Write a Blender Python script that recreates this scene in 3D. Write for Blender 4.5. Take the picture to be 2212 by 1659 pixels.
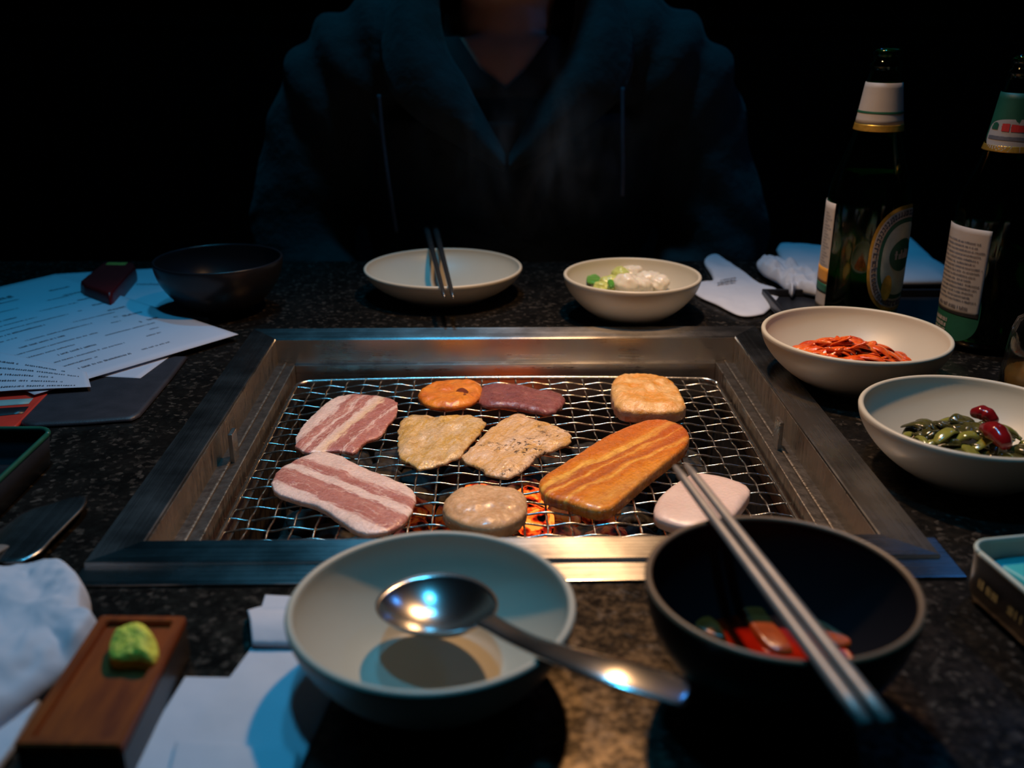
import bpy, bmesh, math, random
from mathutils import Vector, Matrix, noise

SC = bpy.context.scene
for o in list(bpy.data.objects):
    bpy.data.objects.remove(o)
COL = SC.collection
T = 0.75                      # table top height
EYE = 0.27                    # camera height above the table top
FPX = 2172.0
PITCH = math.atan(829.5 / FPX)
CP, SP = math.cos(PITCH), math.sin(PITCH)

# ------------------------------------------------------------------ camera
cd = bpy.data.cameras.new('camera')
cam = bpy.data.objects.new('camera', cd); COL.objects.link(cam)
cam.location = (0, 0, T + EYE)
cam.rotation_euler = (math.pi/2 - PITCH, 0, 0)
cd.sensor_width = 36; cd.lens = 36 * FPX / 2212
cd.clip_start = 0.01
cd.dof.use_dof = True; cd.dof.focus_distance = 0.70; cd.dof.aperture_fstop = 6.5
SC.camera = cam

# ------------------------------------------------------------------ light
w = bpy.data.worlds.new('world'); SC.world = w; w.use_nodes = True
w.node_tree.nodes['Background'].inputs[0].default_value = (0.25, 0.6, 1.0, 1)
w.node_tree.nodes['Background'].inputs[1].default_value = 0.0018

def lamp(kind, name, loc, energy, color, target=None, **kw):
    l = bpy.data.lights.new(name, kind); l.energy = energy; l.color = color
    for k, v in kw.items(): setattr(l, k, v)
    o = bpy.data.objects.new(name, l); COL.objects.link(o); o.location = loc
    if target is not None:
        o.rotation_euler = (Vector(target) - Vector(loc)).to_track_quat('-Z', 'Y').to_euler()
    return o
# warm spot of the extractor lamp above the grill
lamp('SPOT', 'grill_spot', (0.080, 0.765, T+0.573), 17.5, (1.0, 0.54, 0.23), (0.075, 0.66, T),
     spot_size=math.radians(94), spot_blend=1.0, shadow_soft_size=0.016)
# cool lamps of the room high behind the table
lamp('SPOT', 'ceiling_lamp', (-0.10, 0.50, T+1.50), 27.0, (0.05, 0.54, 0.95), (-0.05, 0.46, T),
     spot_size=math.radians(53), spot_blend=0.7, shadow_soft_size=0.05)
lamp('SPOT', 'ceiling_lamp_back', (-0.12, 1.25, T+1.60), 26.0, (0.05, 0.54, 0.95), (-0.02, 0.98, T),
     spot_size=math.radians(66), spot_blend=0.7, shadow_soft_size=0.06)
lamp('SPOT', 'ceiling_lamp_blue', (0.95, 1.25, T+1.25), 3.0, (0.05, 0.33, 1.0), (0.30, 0.75, T),
     spot_size=math.radians(80), spot_blend=0.7, shadow_soft_size=0.06)
SC.view_settings.view_transform = 'Standard'
SC.view_settings.look = 'None'
SC.view_settings.gamma = 1
SC.view_settings.use_curve_mapping = False
SC.view_settings.exposure = 0.0

# ------------------------------------------------------------------ helpers
def P(px, py, z=0.0):
    """world point at height z above the table top seen at a pixel of the 2212x1659 photograph"""
    X = (px-1106)/FPX; Y = -(py-829.5)/FPX
    d = Vector((X, CP + Y*SP, -SP + Y*CP))
    t = (z-EYE)/d.z
    return Vector((t*d.x, t*d.y, T+z))

def link(name, me, m=None, parent=None):
    o = bpy.data.objects.new(name, me); COL.objects.link(o)
    if m is not None:
        for mm in (m if isinstance(m, (list, tuple)) else [m]): me.materials.append(mm)
    if parent is not None: o.parent = parent
    return o

def mesh(name, verts, faces, m=None, parent=None, smooth=True, uvs=None, mi=None):
    me = bpy.data.meshes.new(name)
    me.from_pydata([tuple(v) for v in verts], [], faces)
    if uvs is not None:
        ul = me.uv_layers.new(name='UVMap')
        for l in me.loops: ul.data[l.index].uv = uvs[l.vertex_index]
    if mi is not None:
        me.polygons.foreach_set('material_index', mi)
    me.update()
    bm = bmesh.new(); bm.from_mesh(me); bmesh.ops.recalc_face_normals(bm, faces=bm.faces); bm.to_mesh(me); bm.free()
    if smooth: me.polygons.foreach_set('use_smooth', [True]*len(me.polygons))
    return link(name, me, m, parent)

def frombm(name, bm, m=None, parent=None, smooth=False):
    me = bpy.data.meshes.new(name); bmesh.ops.recalc_face_normals(bm, faces=bm.faces)
    bm.to_mesh(me); bm.free()
    if smooth: me.polygons.foreach_set('use_smooth', [True]*len(me.polygons))
    return link(name, me, m, parent)

def empty(name, loc=(0,0,0), rz=0.0):
    o = bpy.data.objects.new(name, None); COL.objects.link(o)
    o.location = loc; o.rotation_euler = (0,0,rz); o.empty_display_size = 0.02
    return o

def tag(o, label, cat, group=None):
    o['label'] = label; o['category'] = cat
    if group: o['group'] = group
    return o

def box(bm, lo, hi, bevel=0.0, seg=2):
    r = bmesh.ops.create_cube(bm, size=1)
    vs = r['verts']
    for v in vs:
        v.co = Vector([(lo[i]+hi[i])/2 + v.co[i]*(hi[i]-lo[i]) for i in range(3)])
    if bevel > 0:
        es = list({e for v in vs for e in v.link_edges})
        bmesh.ops.bevel(bm, geom=es, offset=bevel, segments=seg, affect='EDGES', profile=0.6)

def boxo(name, lo, hi, m, parent=None, bevel=0.0, seg=2):
    bm = bmesh.new(); box(bm, lo, hi, bevel, seg)
    return frombm(name, bm, m, parent, False)

def lathe(name, prof, m, parent=None, seg=72, loc=(0,0,0), wob=0.0, seed=0):
    verts, faces = [], []
    n = len(prof)
    for i in range(seg):
        a = 2*math.pi*i/seg
        k = 1 + wob*noise.noise(Vector((math.cos(a)*1.3+seed, math.sin(a)*1.3, seed)))
        for r, z in prof:
            verts.append((loc[0]+r*k*math.cos(a), loc[1]+r*k*math.sin(a), loc[2]+z))
    for i in range(seg):
        j = (i+1) % seg
        for q in range(n-1):
            if prof[q][0] < 1e-6 and prof[q+1][0] < 1e-6: continue
            faces.append((i*n+q, j*n+q, j*n+q+1, i*n+q+1))
    me = bpy.data.meshes.new(name); me.from_pydata(verts, [], faces)
    bm = bmesh.new(); bm.from_mesh(me)
    bmesh.ops.remove_doubles(bm, verts=bm.verts, dist=1e-6)
    bmesh.ops.recalc_face_normals(bm, faces=bm.faces)
    bm.to_mesh(me); bm.free()
    me.polygons.foreach_set('use_smooth', [True]*len(me.polygons))
    return link(name, me, m, parent)

def tube(bm, pts, r, seg=6, caps=True):
    rings = []
    n = len(pts); pts = [Vector(p) for p in pts]
    rr = r if isinstance(r, list) else [r]*n
    up = Vector((0,0,1))
    for i, p in enumerate(pts):
        d = (pts[min(i+1, n-1)] - pts[max(i-1, 0)]).normalized()
        a = d.cross(up)
        if a.length < 1e-3: a = d.cross(Vector((0,1,0)))
        a.normalize(); b = a.cross(d).normalized()
        rad = rr[i] if isinstance(rr[i], tuple) else (rr[i], rr[i])
        rings.append([bm.verts.new(p + a*rad[0]*math.cos(2*math.pi*k/seg) + b*rad[1]*math.sin(2*math.pi*k/seg)) for k in range(seg)])
    for i in range(n-1):
        for k in range(seg):
            bm.faces.new((rings[i][k], rings[i][(k+1) % seg], rings[i+1][(k+1) % seg], rings[i+1][k]))
    if caps:
        bm.faces.new(rings[0][::-1]); bm.faces.new(rings[-1])

def catmull(pts, N, closed=True):
    n = len(pts); out = []
    for i in range(N):
        t = i*(n if closed else n-1)/(N if closed else N-1)
        k = int(t); f = t-k
        if not closed and k >= n-1: k = n-2; f = 1.0
        g = (lambda q: pts[q % n]) if closed else (lambda q: pts[max(0, min(n-1, q))])
        p0, p1, p2, p3 = [Vector(g(k+j)) for j in (-1, 0, 1, 2)]
        out.append(0.5*((2*p1) + (p2-p0)*f + (2*p0-5*p1+4*p2-p3)*f*f + (3*p1-p0-3*p2+p3)*f*f*f))
    return out

def resample(pts, N):
    pts = [Vector(p) for p in pts]; n = len(pts)
    L = [(pts[(i+1) % n]-pts[i]).length for i in range(n)]; tot = sum(L)
    out = []
    for i, p in enumerate(pts):
        k = max(1, round(N*L[i]/tot))
        for j in range(k): out.append(p.lerp(pts[(i+1) % n], j/k))
    return out

def fbm(x, y, z, sc, oct=3):
    s, a = 0.0, 1.0
    v = Vector((x*sc, y*sc, z*sc))
    for _ in range(oct):
        s += a*noise.noise(v); v = v*2.03 + Vector((3.1, 1.7, 9.2)); a *= 0.5
    return s

def slab(name, px, m, zb, t, parent=None, axis=None, smooth=True, N=110, rings=16, edge=0.3,
         amp=0.0, sc=60, lift=None, rough_edge=0.0, seed=0, zref=None, under=0.96, dome=0.0, world=None, fold=0.0, boxy=0.0):
    """a piece of stuff lying at height zb with thickness t; px: outline seen in the photograph"""
    zr = zb + t*0.45 if zref is None else zref
    ol = [Vector(q) for q in world] if world else [P(a, b, zr).to_2d() for a, b in px]
    if smooth == 'soft':
        o2 = []
        for q in range(len(ol)):
            p_, r_ = ol[q], ol[(q+1) % len(ol)]; o2 += [p_.lerp(r_, 0.22), p_.lerp(r_, 0.78)]
        ol = resample(o2, N)
    else: ol = catmull(ol, N) if smooth else resample(ol, N)
    N = len(ol)
    c = Vector((0, 0))
    for p in ol: c += p
    c /= N
    if rough_edge:
        ol = [c + (p-c)*(1 + rough_edge*fbm(p.x, p.y, seed, 140, 3)) for p in ol]
    if axis:
        a0, a1 = P(*axis[0], zr).to_2d(), P(*axis[1], zr).to_2d()
        ax = (a1-a0).normalized()
    else: ax = Vector((1, 0))
    ay = Vector((-ax.y, ax.x))
    us = [(p-c).dot(ax) for p in ol]; vs = [(p-c).dot(ay) for p in ol]
    u0, u1, v0, v1 = min(us), max(us), min(vs), max(vs)
    verts, uvs, faces = [], [], []
    S = [1-(1-i/rings)**1.5 for i in range(rings+1)]
    def add(p, z):
        q = p-c
        verts.append(Vector((p.x, p.y, z)))
        uvs.append(((q.dot(ax)-u0)/(u1-u0), (q.dot(ay)-v0)/(v1-v0)))
    def ztop(p, s):
        e = max(0.0, (s-(1-edge))/edge)
        lo_ = 0.35 + 0.5*boxy
        pr = lo_ + (1-lo_)*math.sqrt(max(0.0, 1-e*e))
        z = T + zb + t*pr + dome*(1-s*s)
        k = min(1.0, (1-s)*6+0.15)
        if amp: z += amp*fbm(p.x, p.y, seed*3.3, sc, 4)*k
        if fold:
            z += fold*(abs(fbm(p.x, p.y, seed*1.7+5, sc*0.6, 4)))*k
        if lift: z += lift(p.x, p.y)
        return z
    add(c, ztop(c, 0))
    for s in S[1:]:
        for p in ol:
            q = c + (p-c)*s
            add(q, ztop(q, s))
    nt = len(verts)
    for k, s in enumerate((0.995, under, 0.5)):
        for p in ol:
            q = c + (p-c)*s
            z = T + zb + (t*0.12 if k == 0 else 0) + (lift(q.x, q.y) if lift else 0)
            add(q, z)
    add(c, T+zb+(lift(c.x, c.y) if lift else 0))
    for i in range(N):
        j = (i+1) % N
        faces.append((0, 1+i, 1+j))
        for k in range(rings-1):
            a = 1+k*N
            faces.append((a+i, a+N+i, a+N+j, a+j))
        a = 1+(rings-1)*N
        faces.append((a+i, nt+i, nt+j, a+j))
        for k in range(2):
            b = nt+k*N
            faces.append((b+i, b+N+i, b+N+j, b+j))
        faces.append((nt+2*N+i, len(verts)-1, nt+2*N+j))
    return mesh(name, verts, faces, m, parent, True, uvs)

# ------------------------------------------------------------------ materials
class NT:
    def __init__(s, name):
        s.m = bpy.data.materials.new(name); s.m.use_nodes = True
        s.t = s.m.node_tree; s.n = s.t.nodes; s.b = s.n['Principled BSDF']
        s.tc = s.n.new('ShaderNodeTexCoord')
    def L(s, a, b): s.t.links.new(a, b)
    def node(s, ty, **kw):
        n = s.n.new(ty)
        for k, v in kw.items(): setattr(n, k, v)
        return n
    def mapped(s, scale=(1,1,1), space='Object', rot=(0,0,0), loc=(0,0,0)):
        mp = s.node('ShaderNodeMapping'); mp.inputs['Scale'].default_value = scale
        mp.inputs['Rotation'].default_value = rot; mp.inputs['Location'].default_value = loc
        s.L(s.tc.outputs[space], mp.inputs['Vector']); return mp.outputs[0]
    def noise(s, scale, detail=4, vec=None, rough=0.55, dist=0.0):
        n = s.node('ShaderNodeTexNoise'); n.inputs['Scale'].default_value = scale
        n.inputs['Detail'].default_value = detail; n.inputs['Roughness'].default_value = rough
        n.inputs['Distortion'].default_value = dist
        s.L(vec if vec is not None else s.tc.outputs['Object'], n.inputs['Vector']); return n.outputs['Fac']
    def vor(s, scale, vec=None, feature='F1', out='Distance'):
        n = s.node('ShaderNodeTexVoronoi', feature=feature); n.inputs['Scale'].default_value = scale
        s.L(vec if vec is not None else s.tc.outputs['Object'], n.inputs['Vector']); return n.outputs[out]
    def ramp(s, fac, stops, interp='LINEAR'):
        r = s.node('ShaderNodeValToRGB'); r.color_ramp.interpolation = interp
        e = r.color_ramp.elements
        while len(e) > 1: e.remove(e[0])
        for i, (p, c) in enumerate(stops):
            if not isinstance(c, (tuple, list)): c = (c, c, c)
            q = e[0] if i == 0 else e.new(p)
            q.position = p; q.color = (*c[:3], 1)
        s.L(fac, r.inputs[0]); return r.outputs[0]
    def mix(s, fac, a, b, mode='MIX'):
        n = s.node('ShaderNodeMix', data_type='RGBA', blend_type=mode)
        for sock, v in ((n.inputs[0], fac), (n.inputs[6], a), (n.inputs[7], b)):
            if isinstance(v, (int, float)): sock.default_value = v
            elif isinstance(v, tuple): sock.default_value = (*v[:3], 1)
            else: s.L(v, sock)
        return n.outputs[2]
    def math(s, op, a, b=0.0, c=0.0):
        n = s.node('ShaderNodeMath', operation=op)
        for i, v in enumerate((a, b, c)):
            if isinstance(v, (int, float)): n.inputs[i].default_value = v
            else: s.L(v, n.inputs[i])
        return n.outputs[0]
    def bump(s, h, strength=0.3, dist=0.001, prev=None):
        n = s.node('ShaderNodeBump'); n.inputs['Strength'].default_value = strength
        n.inputs['Distance'].default_value = dist; s.L(h, n.inputs['Height'])
        if prev is not None: s.L(prev, n.inputs['Normal'])
        s.L(n.outputs[0], s.b.inputs['Normal']); return n.outputs[0]
    def coatbump(s, h, strength, dist):
        n = s.node('ShaderNodeBump'); n.inputs['Strength'].default_value = strength
        n.inputs['Distance'].default_value = dist; s.L(h, n.inputs['Height'])
        s.L(n.outputs[0], s.b.inputs['Coat Normal'])
    def set(s, **kw):
        for k, v in kw.items():
            k = {'color': 'Base Color', 'rough': 'Roughness', 'metal': 'Metallic', 'spec': 'Specular IOR Level', 'sss': 'Subsurface Weight',
                 'trans': 'Transmission Weight', 'ior': 'IOR', 'coat': 'Coat Weight', 'coatr': 'Coat Roughness', 'emit': 'Emission Color',
                 'estr': 'Emission Strength', 'aniso': 'Anisotropic', 'sheen': 'Sheen Weight', 'alpha': 'Alpha', 'sssr': 'Subsurface Radius', 'ssss': 'Subsurface Scale'}.get(k, k)
            i = s.b.inputs[k]
            if isinstance(v, (int, float)): i.default_value = v
            elif isinstance(v, tuple): i.default_value = (*v, 1) if len(v) == 3 and i.type == 'RGBA' else v
            else: s.L(v, i)
        return s

def simple(name, col, rough=0.5, var=0.12, sc=80, metal=0.0, bump=0.15, bs=400, bd=0.0004, **kw):
    n = NT(name)
    f = n.noise(sc, 4)
    c = n.ramp(f, [(0.3, tuple(x*(1-var) for x in col)), (0.7, tuple(min(1, x*(1+var)) for x in col))])
    n.set(color=c, rough=rough, metal=metal, **kw)
    if bump: n.bump(n.noise(bs, 3), bump, bd)
    return n.m

M = {}
# polished speckled granite
g = NT('granite')
v1 = g.vor(330, out='Color'); v1b = g.node('ShaderNodeSeparateColor'); g.L(v1, v1b.inputs[0])
n1 = g.noise(140, 5, rough=0.7); n2 = g.noise(45, 3)
sp = g.math('MULTIPLY', g.ramp(v1b.outputs[0], [(0.72, 0), (0.95, 1)]), g.ramp(n1, [(0.42, 0), (0.62, 1)]))
base = g.ramp(n2, [(0.3, (0.003, 0.0032, 0.0034)), (0.7, (0.008, 0.0075, 0.007))])
gc = g.mix(sp, base, (0.06, 0.052, 0.045))
rr = g.ramp(g.noise(160, 4, rough=0.7), [(0.35, 0.25), (0.65, 0.38)])
g.set(color=gc, rough=rr, spec=g.ramp(g.math('ADD', g.math('MULTIPLY', g.noise(70, 5, rough=0.7), 0.6), g.math('MULTIPLY', g.noise(240, 3), 0.4)), [(0.44, 0.10), (0.60, 0.62)]), coat=0.15, coatr=0.12)
g.b.inputs['Specular Tint'].default_value = (1.0, 0.78, 0.55, 1)
g.bump(g.noise(220, 4), 0.10, 0.0006)
M['granite'] = g.m

def steel(name, tang, col=(0.55, 0.55, 0.55), rough=0.26, aniso=0.8, scale=(6, 900, 900), bs=0.10):
    n = NT(name)
    br = n.noise(1.0, 3, n.mapped(scale))
    c = n.mix(n.noise(30, 4), tuple(x*0.86 for x in col), col)
    n.set(color=c, metal=1.0, aniso=aniso, rough=n.ramp(n.math('ADD', n.math('MULTIPLY', br, 0.4), n.math('MULTIPLY', n.noise(25, 5), 0.6)), [(0.35, rough*0.8), (0.65, rough*1.25)]))
    cx = n.node('ShaderNodeCombineXYZ')
    for i in range(3): cx.inputs[i].default_value = tang[i]
    n.L(cx.outputs[0], n.b.inputs['Tangent'])
    n.bump(br, bs, 0.0003)
    return n.m
M['steel_x'] = steel('brushed_steel_across', (0, 1, 0))
M['steel_y'] = steel('brushed_steel_along', (1, 0, 0), (0.40, 0.40, 0.40), scale=(2600, 4, 2600), rough=0.26, aniso=0.0, bs=0.03)
M['steel_wall'] = steel('brushed_steel_wall', (0, 0, 1), (0.50, 0.48, 0.45), 0.30, 0.5)
# greasy inner side walls with short scratches
n = NT('stained_steel')
st = n.noise(1.0, 5, n.mapped((60, 420, 60)), rough=0.7)
n.set(color=n.mix(n.noise(35, 5), (0.30, 0.25, 0.19), (0.45, 0.41, 0.36)), metal=1.0, rough=n.ramp(st, [(0.3, 0.22), (0.6, 0.5)]))
n.bump(st, 0.35, 0.0006); M['stained'] = n.m
M['ledge'] = simple('greasy_ledge', (0.16, 0.145, 0.13), 0.38, 0.35, 150, 0.9, 0.5, 260, 0.0008)
M['dark_steel'] = simple('sooty_steel', (0.05, 0.045, 0.04), 0.55, 0.3, 60, 0.7)
M['wire'] = simple('grate_wire', (0.62, 0.58, 0.52), 0.24, 0.35, 300, 1.0, 0.4, 900, 0.0004)
M['chrome'] = simple('spoon_steel', (0.62, 0.62, 0.62), 0.22, 0.06, 60, 1.0, 0.05, 300, 0.0002)
M['stick_steel'] = simple('chopstick_steel', (0.30, 0.28, 0.26), 0.5, 0.1, 90, 0.6, 0.1)
M['stick_dark'] = simple('dark_chopstick', (0.07, 0.07, 0.072), 0.30, 0.1, 90, 0.6, 0.1)

def coalmat(name, glow):
    n = NT(name)
    f = n.noise(110, 2, rough=0.5)
    n.set(color=n.ramp(f, [(0.3, (0.01, 0.009, 0.008)), (0.75, (0.06, 0.055, 0.05))]), rough=0.9)
    if glow:
        v = n.vor(80, feature='DISTANCE_TO_EDGE')
        e = n.ramp(n.math('MULTIPLY', n.ramp(f, [(0.36, 0), (0.58, 1)]), n.ramp(v, [(0.0, 0.6), (0.06, 1)])), [(0.0, (0, 0, 0)), (0.35, (0.35, 0.012, 0.002)), (0.7, (1, 0.10, 0.008)), (1, (1, 0.24, 0.03))])
        n.set(emit=e, estr=glow)
    n.bump(f, 0.8, 0.004); return n.m
M['coal'] = coalmat('charcoal', 0)
M['ember'] = coalmat('glowing_charcoal', 2.0)
M['ember_low'] = coalmat('dull_red_charcoal', 0.10)

def ceramic(name, col, rough=0.42, spots=True, **kw):
    n = NT(name)
    c = n.ramp(n.noise(14, 4), [(0.3, tuple(x*0.93 for x in col)), (0.7, col)])
    if spots:
        s_ = n.ramp(n.vor(95), [(0.0, 1), (0.05, 0)])
        s2 = n.ramp(n.noise(24, 2), [(0.55, 0), (0.62, 1)])
        c = n.mix(n.math('MULTIPLY', n.math('MULTIPLY', s_, s2), 0.5), c, tuple(x*0.35 for x in col))
    n.set(color=c, rough=rough, spec=0.45, **kw)
    n.bump(n.noise(160, 3), 0.08, 0.0006)
    return n.m
M['stoneware'] = ceramic('cream_stoneware', (0.50, 0.475, 0.39))
M['black_bowl'] = ceramic('black_lacquer_bowl', (0.012, 0.012, 0.015), 0.30, False)
M['black_bowl'].node_tree.nodes['Principled BSDF'].inputs['Specular IOR Level'].default_value = 0.28
M['rim_wear'] = ceramic('worn_brown_rim', (0.20, 0.12, 0.07), 0.4, False)

def belly(name, stops, warp=0.10, glit=0.35, rough=0.34, tint=None, fine=0.16, wsc=1.8):
    """meat with bands that run along the slice (UV u along, v across)"""
    n = NT(name)
    uvv = n.mapped((1, 1, 1), 'UV')
    sx = n.node('ShaderNodeSeparateXYZ'); n.L(uvv, sx.inputs[0])
    nz = n.noise(wsc, 3, n.mapped((1, 0.6, 1), 'UV')); nz2 = n.noise(16, 4, n.mapped((0.7, 2.2, 1), 'UV'))
    v = n.math('ADD', sx.outputs[1], n.math('MULTIPLY', n.math('SUBTRACT', nz, 0.5), warp*2.4))
    v = n.math('ADD', v, n.math('MULTIPLY', n.math('SUBTRACT', nz2, 0.5), fine))
    c = n.ramp(v, stops)
    vein = n.ramp(n.noise(3.2, 4, n.mapped((1, 2.0, 1), 'UV', loc=(3.3, 1.1, 0))), [(0.482, 0), (0.498, 0.6), (0.502, 0.6), (0.52, 0)])
    c = n.mix(vein, c, (0.90, 0.64, 0.54))
    blot = n.ramp(n.noise(5.0, 4, n.mapped((1, 1.6, 1), 'UV', loc=(0.3, 4.1, 0))), [(0.40, 0.0), (0.70, 0.30)])
    c = n.mix(blot, c, (0.70, 0.36, 0.30))
    gr = n.noise(260, 4, rough=0.7)
    c = n.mix(n.ramp(gr, [(0.45, 0), (0.8, 0.22)]), c, tint or (0.72, 0.48, 0.42))
    n.set(color=c, rough=n.ramp(n.noise(420, 3), [(0.35, rough*0.7), (0.7, rough*1.4)]), spec=0.6, sss=0.12, sssr=(1.0, 0.35, 0.2), ssss=0.003)
    b1 = n.bump(n.noise(120, 5, rough=0.6), 0.5, 0.002)
    n.set(coat=1.0, coatr=0.24)
    n.bump(n.noise(500, 3), 0.5, 0.0008, b1)
    n.coatbump(n.noise(420, 3), 1.0, 0.004)
    return n.m
FAT = (0.96, 0.75, 0.68); FAT2 = (0.94, 0.68, 0.44); LEAN = (0.46, 0.15, 0.125); LEAN2 = (0.56, 0.22, 0.18)

def marinated(name, u=None):
    n = NT(name)
    sx = n.node('ShaderNodeSeparateXYZ'); n.L(n.mapped((1, 1, 1), 'UV'), sx.inputs[0])
    w1_ = n.noise(1.8, 3, n.mapped((1, 0.5, 1), 'UV')); w2_ = n.noise(6, 5, n.mapped((0.8, 1.6, 1), 'UV'), rough=0.65)
    v = n.math('ADD', sx.outputs[1], n.math('MULTIPLY', n.math('SUBTRACT', w1_, 0.5), 0.22))
    v = n.math('ADD', v, n.math('MULTIPLY', n.math('SUBTRACT', w2_, 0.5), 0.20))
    O1, O2, F_, D_ = (0.72, 0.19, 0.006), (0.88, 0.30, 0.012), (1.0, 0.55, 0.09), (0.48, 0.11, 0.02)
    c = n.ramp(v, [(0.0, O2), (0.10, (0.80, 0.36, 0.06)), (0.26, O2), (0.33, O1), (0.37, F_), (0.40, O2), (0.44, D_), (0.52, O1), (0.55, F_), (0.57, O1), (0.62, D_), (0.66, F_), (0.70, F_), (0.73, O2), (0.80, O1), (0.92, O1), (1.0, (0.50, 0.12, 0.008))])
    g_ = n.noise(160, 5, rough=0.7)
    fb = n.noise(26, 5, n.mapped((0.35, 2.0, 1), 'UV'), rough=0.7)
    c = n.mix(n.ramp(fb, [(0.46, 0), (0.70, 0.75)]), c, (0.50, 0.12, 0.01))
    c = n.mix(n.ramp(g_, [(0.5, 0), (0.75, 0.6)]), c, (0.42, 0.08, 0.008))
    c = n.mix(n.ramp(sx.outputs[0], [(0.55, 0.0), (1.0, 0.55)]), c, (0.62, 0.10, 0.004))
    n.set(color=c, rough=n.ramp(n.noise(420, 3), [(0.35, 0.2), (0.7, 0.45)]), spec=0.5, coat=1.0, coatr=0.24, sss=0.1, ssss=0.003)
    b1 = n.bump(n.noise(5, 4, n.mapped((0.5, 1.6, 1), 'UV')), 0.4, 0.002)
    n.bump(n.noise(150, 4), 0.35, 0.001, b1); n.coatbump(n.noise(420, 3), 1.0, 0.004)
    return n.m

def cooked(name, a, b, char=0.0, rough=0.3, brown=(0.30, 0.13, 0.03)):
    n = NT(name)
    f = n.noise(9, 4, n.mapped((0.8, 3.0, 1), 'UV')); f2 = n.noise(70, 5, rough=0.65)
    f0 = n.noise(2.2, 3, n.mapped((1, 1.4, 1), 'UV'))
    c = n.mix(n.ramp(n.math('ADD', n.math('MULTIPLY', f, 0.5), n.math('MULTIPLY', f0, 0.5)), [(0.40, 0), (0.58, 1)]), a, b)
    c = n.mix(n.ramp(f2, [(0.55, 0), (0.75, 0.55)]), c, brown)
    if char:
        m1 = n.ramp(n.noise(230, 5, rough=0.75), [(0.53, 0), (0.60, 1)])
        m2 = n.ramp(n.noise(34, 2), [(0.48, 0), (0.58, 1)])
        c = n.mix(n.math('MULTIPLY', n.math('MULTIPLY', m1, m2), char), c, (0.05, 0.025, 0.01))
    n.set(color=c, rough=n.ramp(n.noise(500, 3), [(0.35, rough*0.6), (0.7, rough*1.5)]), spec=0.65, sss=0.1, sssr=(1.0, 0.5, 0.25), ssss=0.003)
    b1 = n.bump(n.noise(1.0, 5, n.mapped((90, 90, 90))), 0.5, 0.003)
    n.set(coat=1.0, coatr=0.24)
    n.bump(n.noise(450, 3), 0.5, 0.0012, b1)
    n.coatbump(n.noise(380, 3), 1.0, 0.004)
    return n.m

M['paper'] = simple('white_paper', (0.46, 0.49, 0.58), 0.75, 0.03, 20, bump=0.05)
M['tissue'] = simple('white_tissue', (0.50, 0.54, 0.62), 0.9, 0.04, 30, bump=0.25, bs=300, bd=0.0006)
M['ink'] = simple('printed_ink', (0.05, 0.05, 0.07), 0.7, 0.2)
M['ink_grey'] = simple('faded_ink', (0.10, 0.11, 0.14), 0.7, 0.2)
M['black_leather'] = simple('black_leatherette', (0.022, 0.02, 0.026), 0.5, 0.25, 60, bump=0.3, bs=900)
M['black_plastic'] = simple('black_plastic', (0.012, 0.013, 0.017), 0.38, 0.15)
M['red_gloss'] = simple('red_card', (0.24, 0.006, 0.006), 0.4, 0.12)
M['red_print'] = simple('red_print', (0.55, 0.03, 0.012), 0.5, 0.1)
M['yellow'] = simple('yellow_print', (0.55, 0.26, 0.04), 0.5, 0.15)
M['green_rim'] = simple('green_enamel', (0.012, 0.09, 0.055), 0.35, 0.15)
M['gold'] = simple('gold_foil', (0.62, 0.38, 0.07), 0.35, 0.2, 200, 0.7, 0.2)
M['label_white'] = simple('label_white', (0.36, 0.35, 0.35), 0.6, 0.04)
M['label_green'] = simple('label_green', (0.012, 0.10, 0.06), 0.5, 0.1)
M['label_blue'] = simple('label_blue_grey', (0.22, 0.38, 0.38), 0.5, 0.15, 40)
M['label_red'] = simple('label_red', (0.5, 0.03, 0.03), 0.5, 0.1)
M['label_cream'] = simple('label_cream', (0.45, 0.50, 0.42), 0.5, 0.25, 60)
M['teal'] = simple('teal_plastic', (0.03, 0.42, 0.45), 0.5, 0.08)
M['pale_teal'] = simple('pale_glaze', (0.42, 0.50, 0.46), 0.4, 0.08)

gl = NT('green_glass')
gl.set(color=gl.ramp(gl.noise(20, 3), [(0.3, (0.008, 0.22, 0.045)), (0.7, (0.014, 0.28, 0.06))]), rough=0.07, trans=1.0, ior=1.5)
gl.bump(gl.noise(60, 2), 0.05, 0.0005); M['green_glass'] = gl.m
br_ = NT('beer'); br_.set(color=br_.ramp(br_.noise(10, 2), [(0.3, (0.75, 0.42, 0.08)), (0.7, (0.8, 0.48, 0.1))]), rough=0.0, trans=1.0, ior=1.33); M['beer'] = br_.m
cg = NT('clear_glass'); cg.set(color=cg.ramp(cg.noise(20, 3), [(0.3, (0.86, 0.86, 0.84)), (0.7, (0.93, 0.93, 0.91))]), rough=0.06, trans=1.0, ior=1.45)
cg.bump(cg.noise(1, 2, cg.mapped((300, 300, 20))), 0.2, 0.0006); M['clear_glass'] = cg.m
M['oil'] = simple('amber_sauce', (0.28, 0.15, 0.03), 0.3, 0.2, 50, trans=0.3)

w1 = NT('red_lacquer_wood')
wg = w1.noise(6, 5, w1.mapped((30, 4, 30)), rough=0.6)
w1.set(color=w1.ramp(wg, [(0.3, (0.13, 0.020, 0.001)), (0.7, (0.28, 0.058, 0.004))]), rough=0.5, spec=0.25)
w1.bump(wg, 0.1, 0.0005); M['lacquer'] = w1.m
M['wasabi'] = simple('wasabi_paste', (0.80, 0.74, 0.08), 0.6, 0.2, 260, bump=0.9, bs=420, bd=0.0015)

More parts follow.
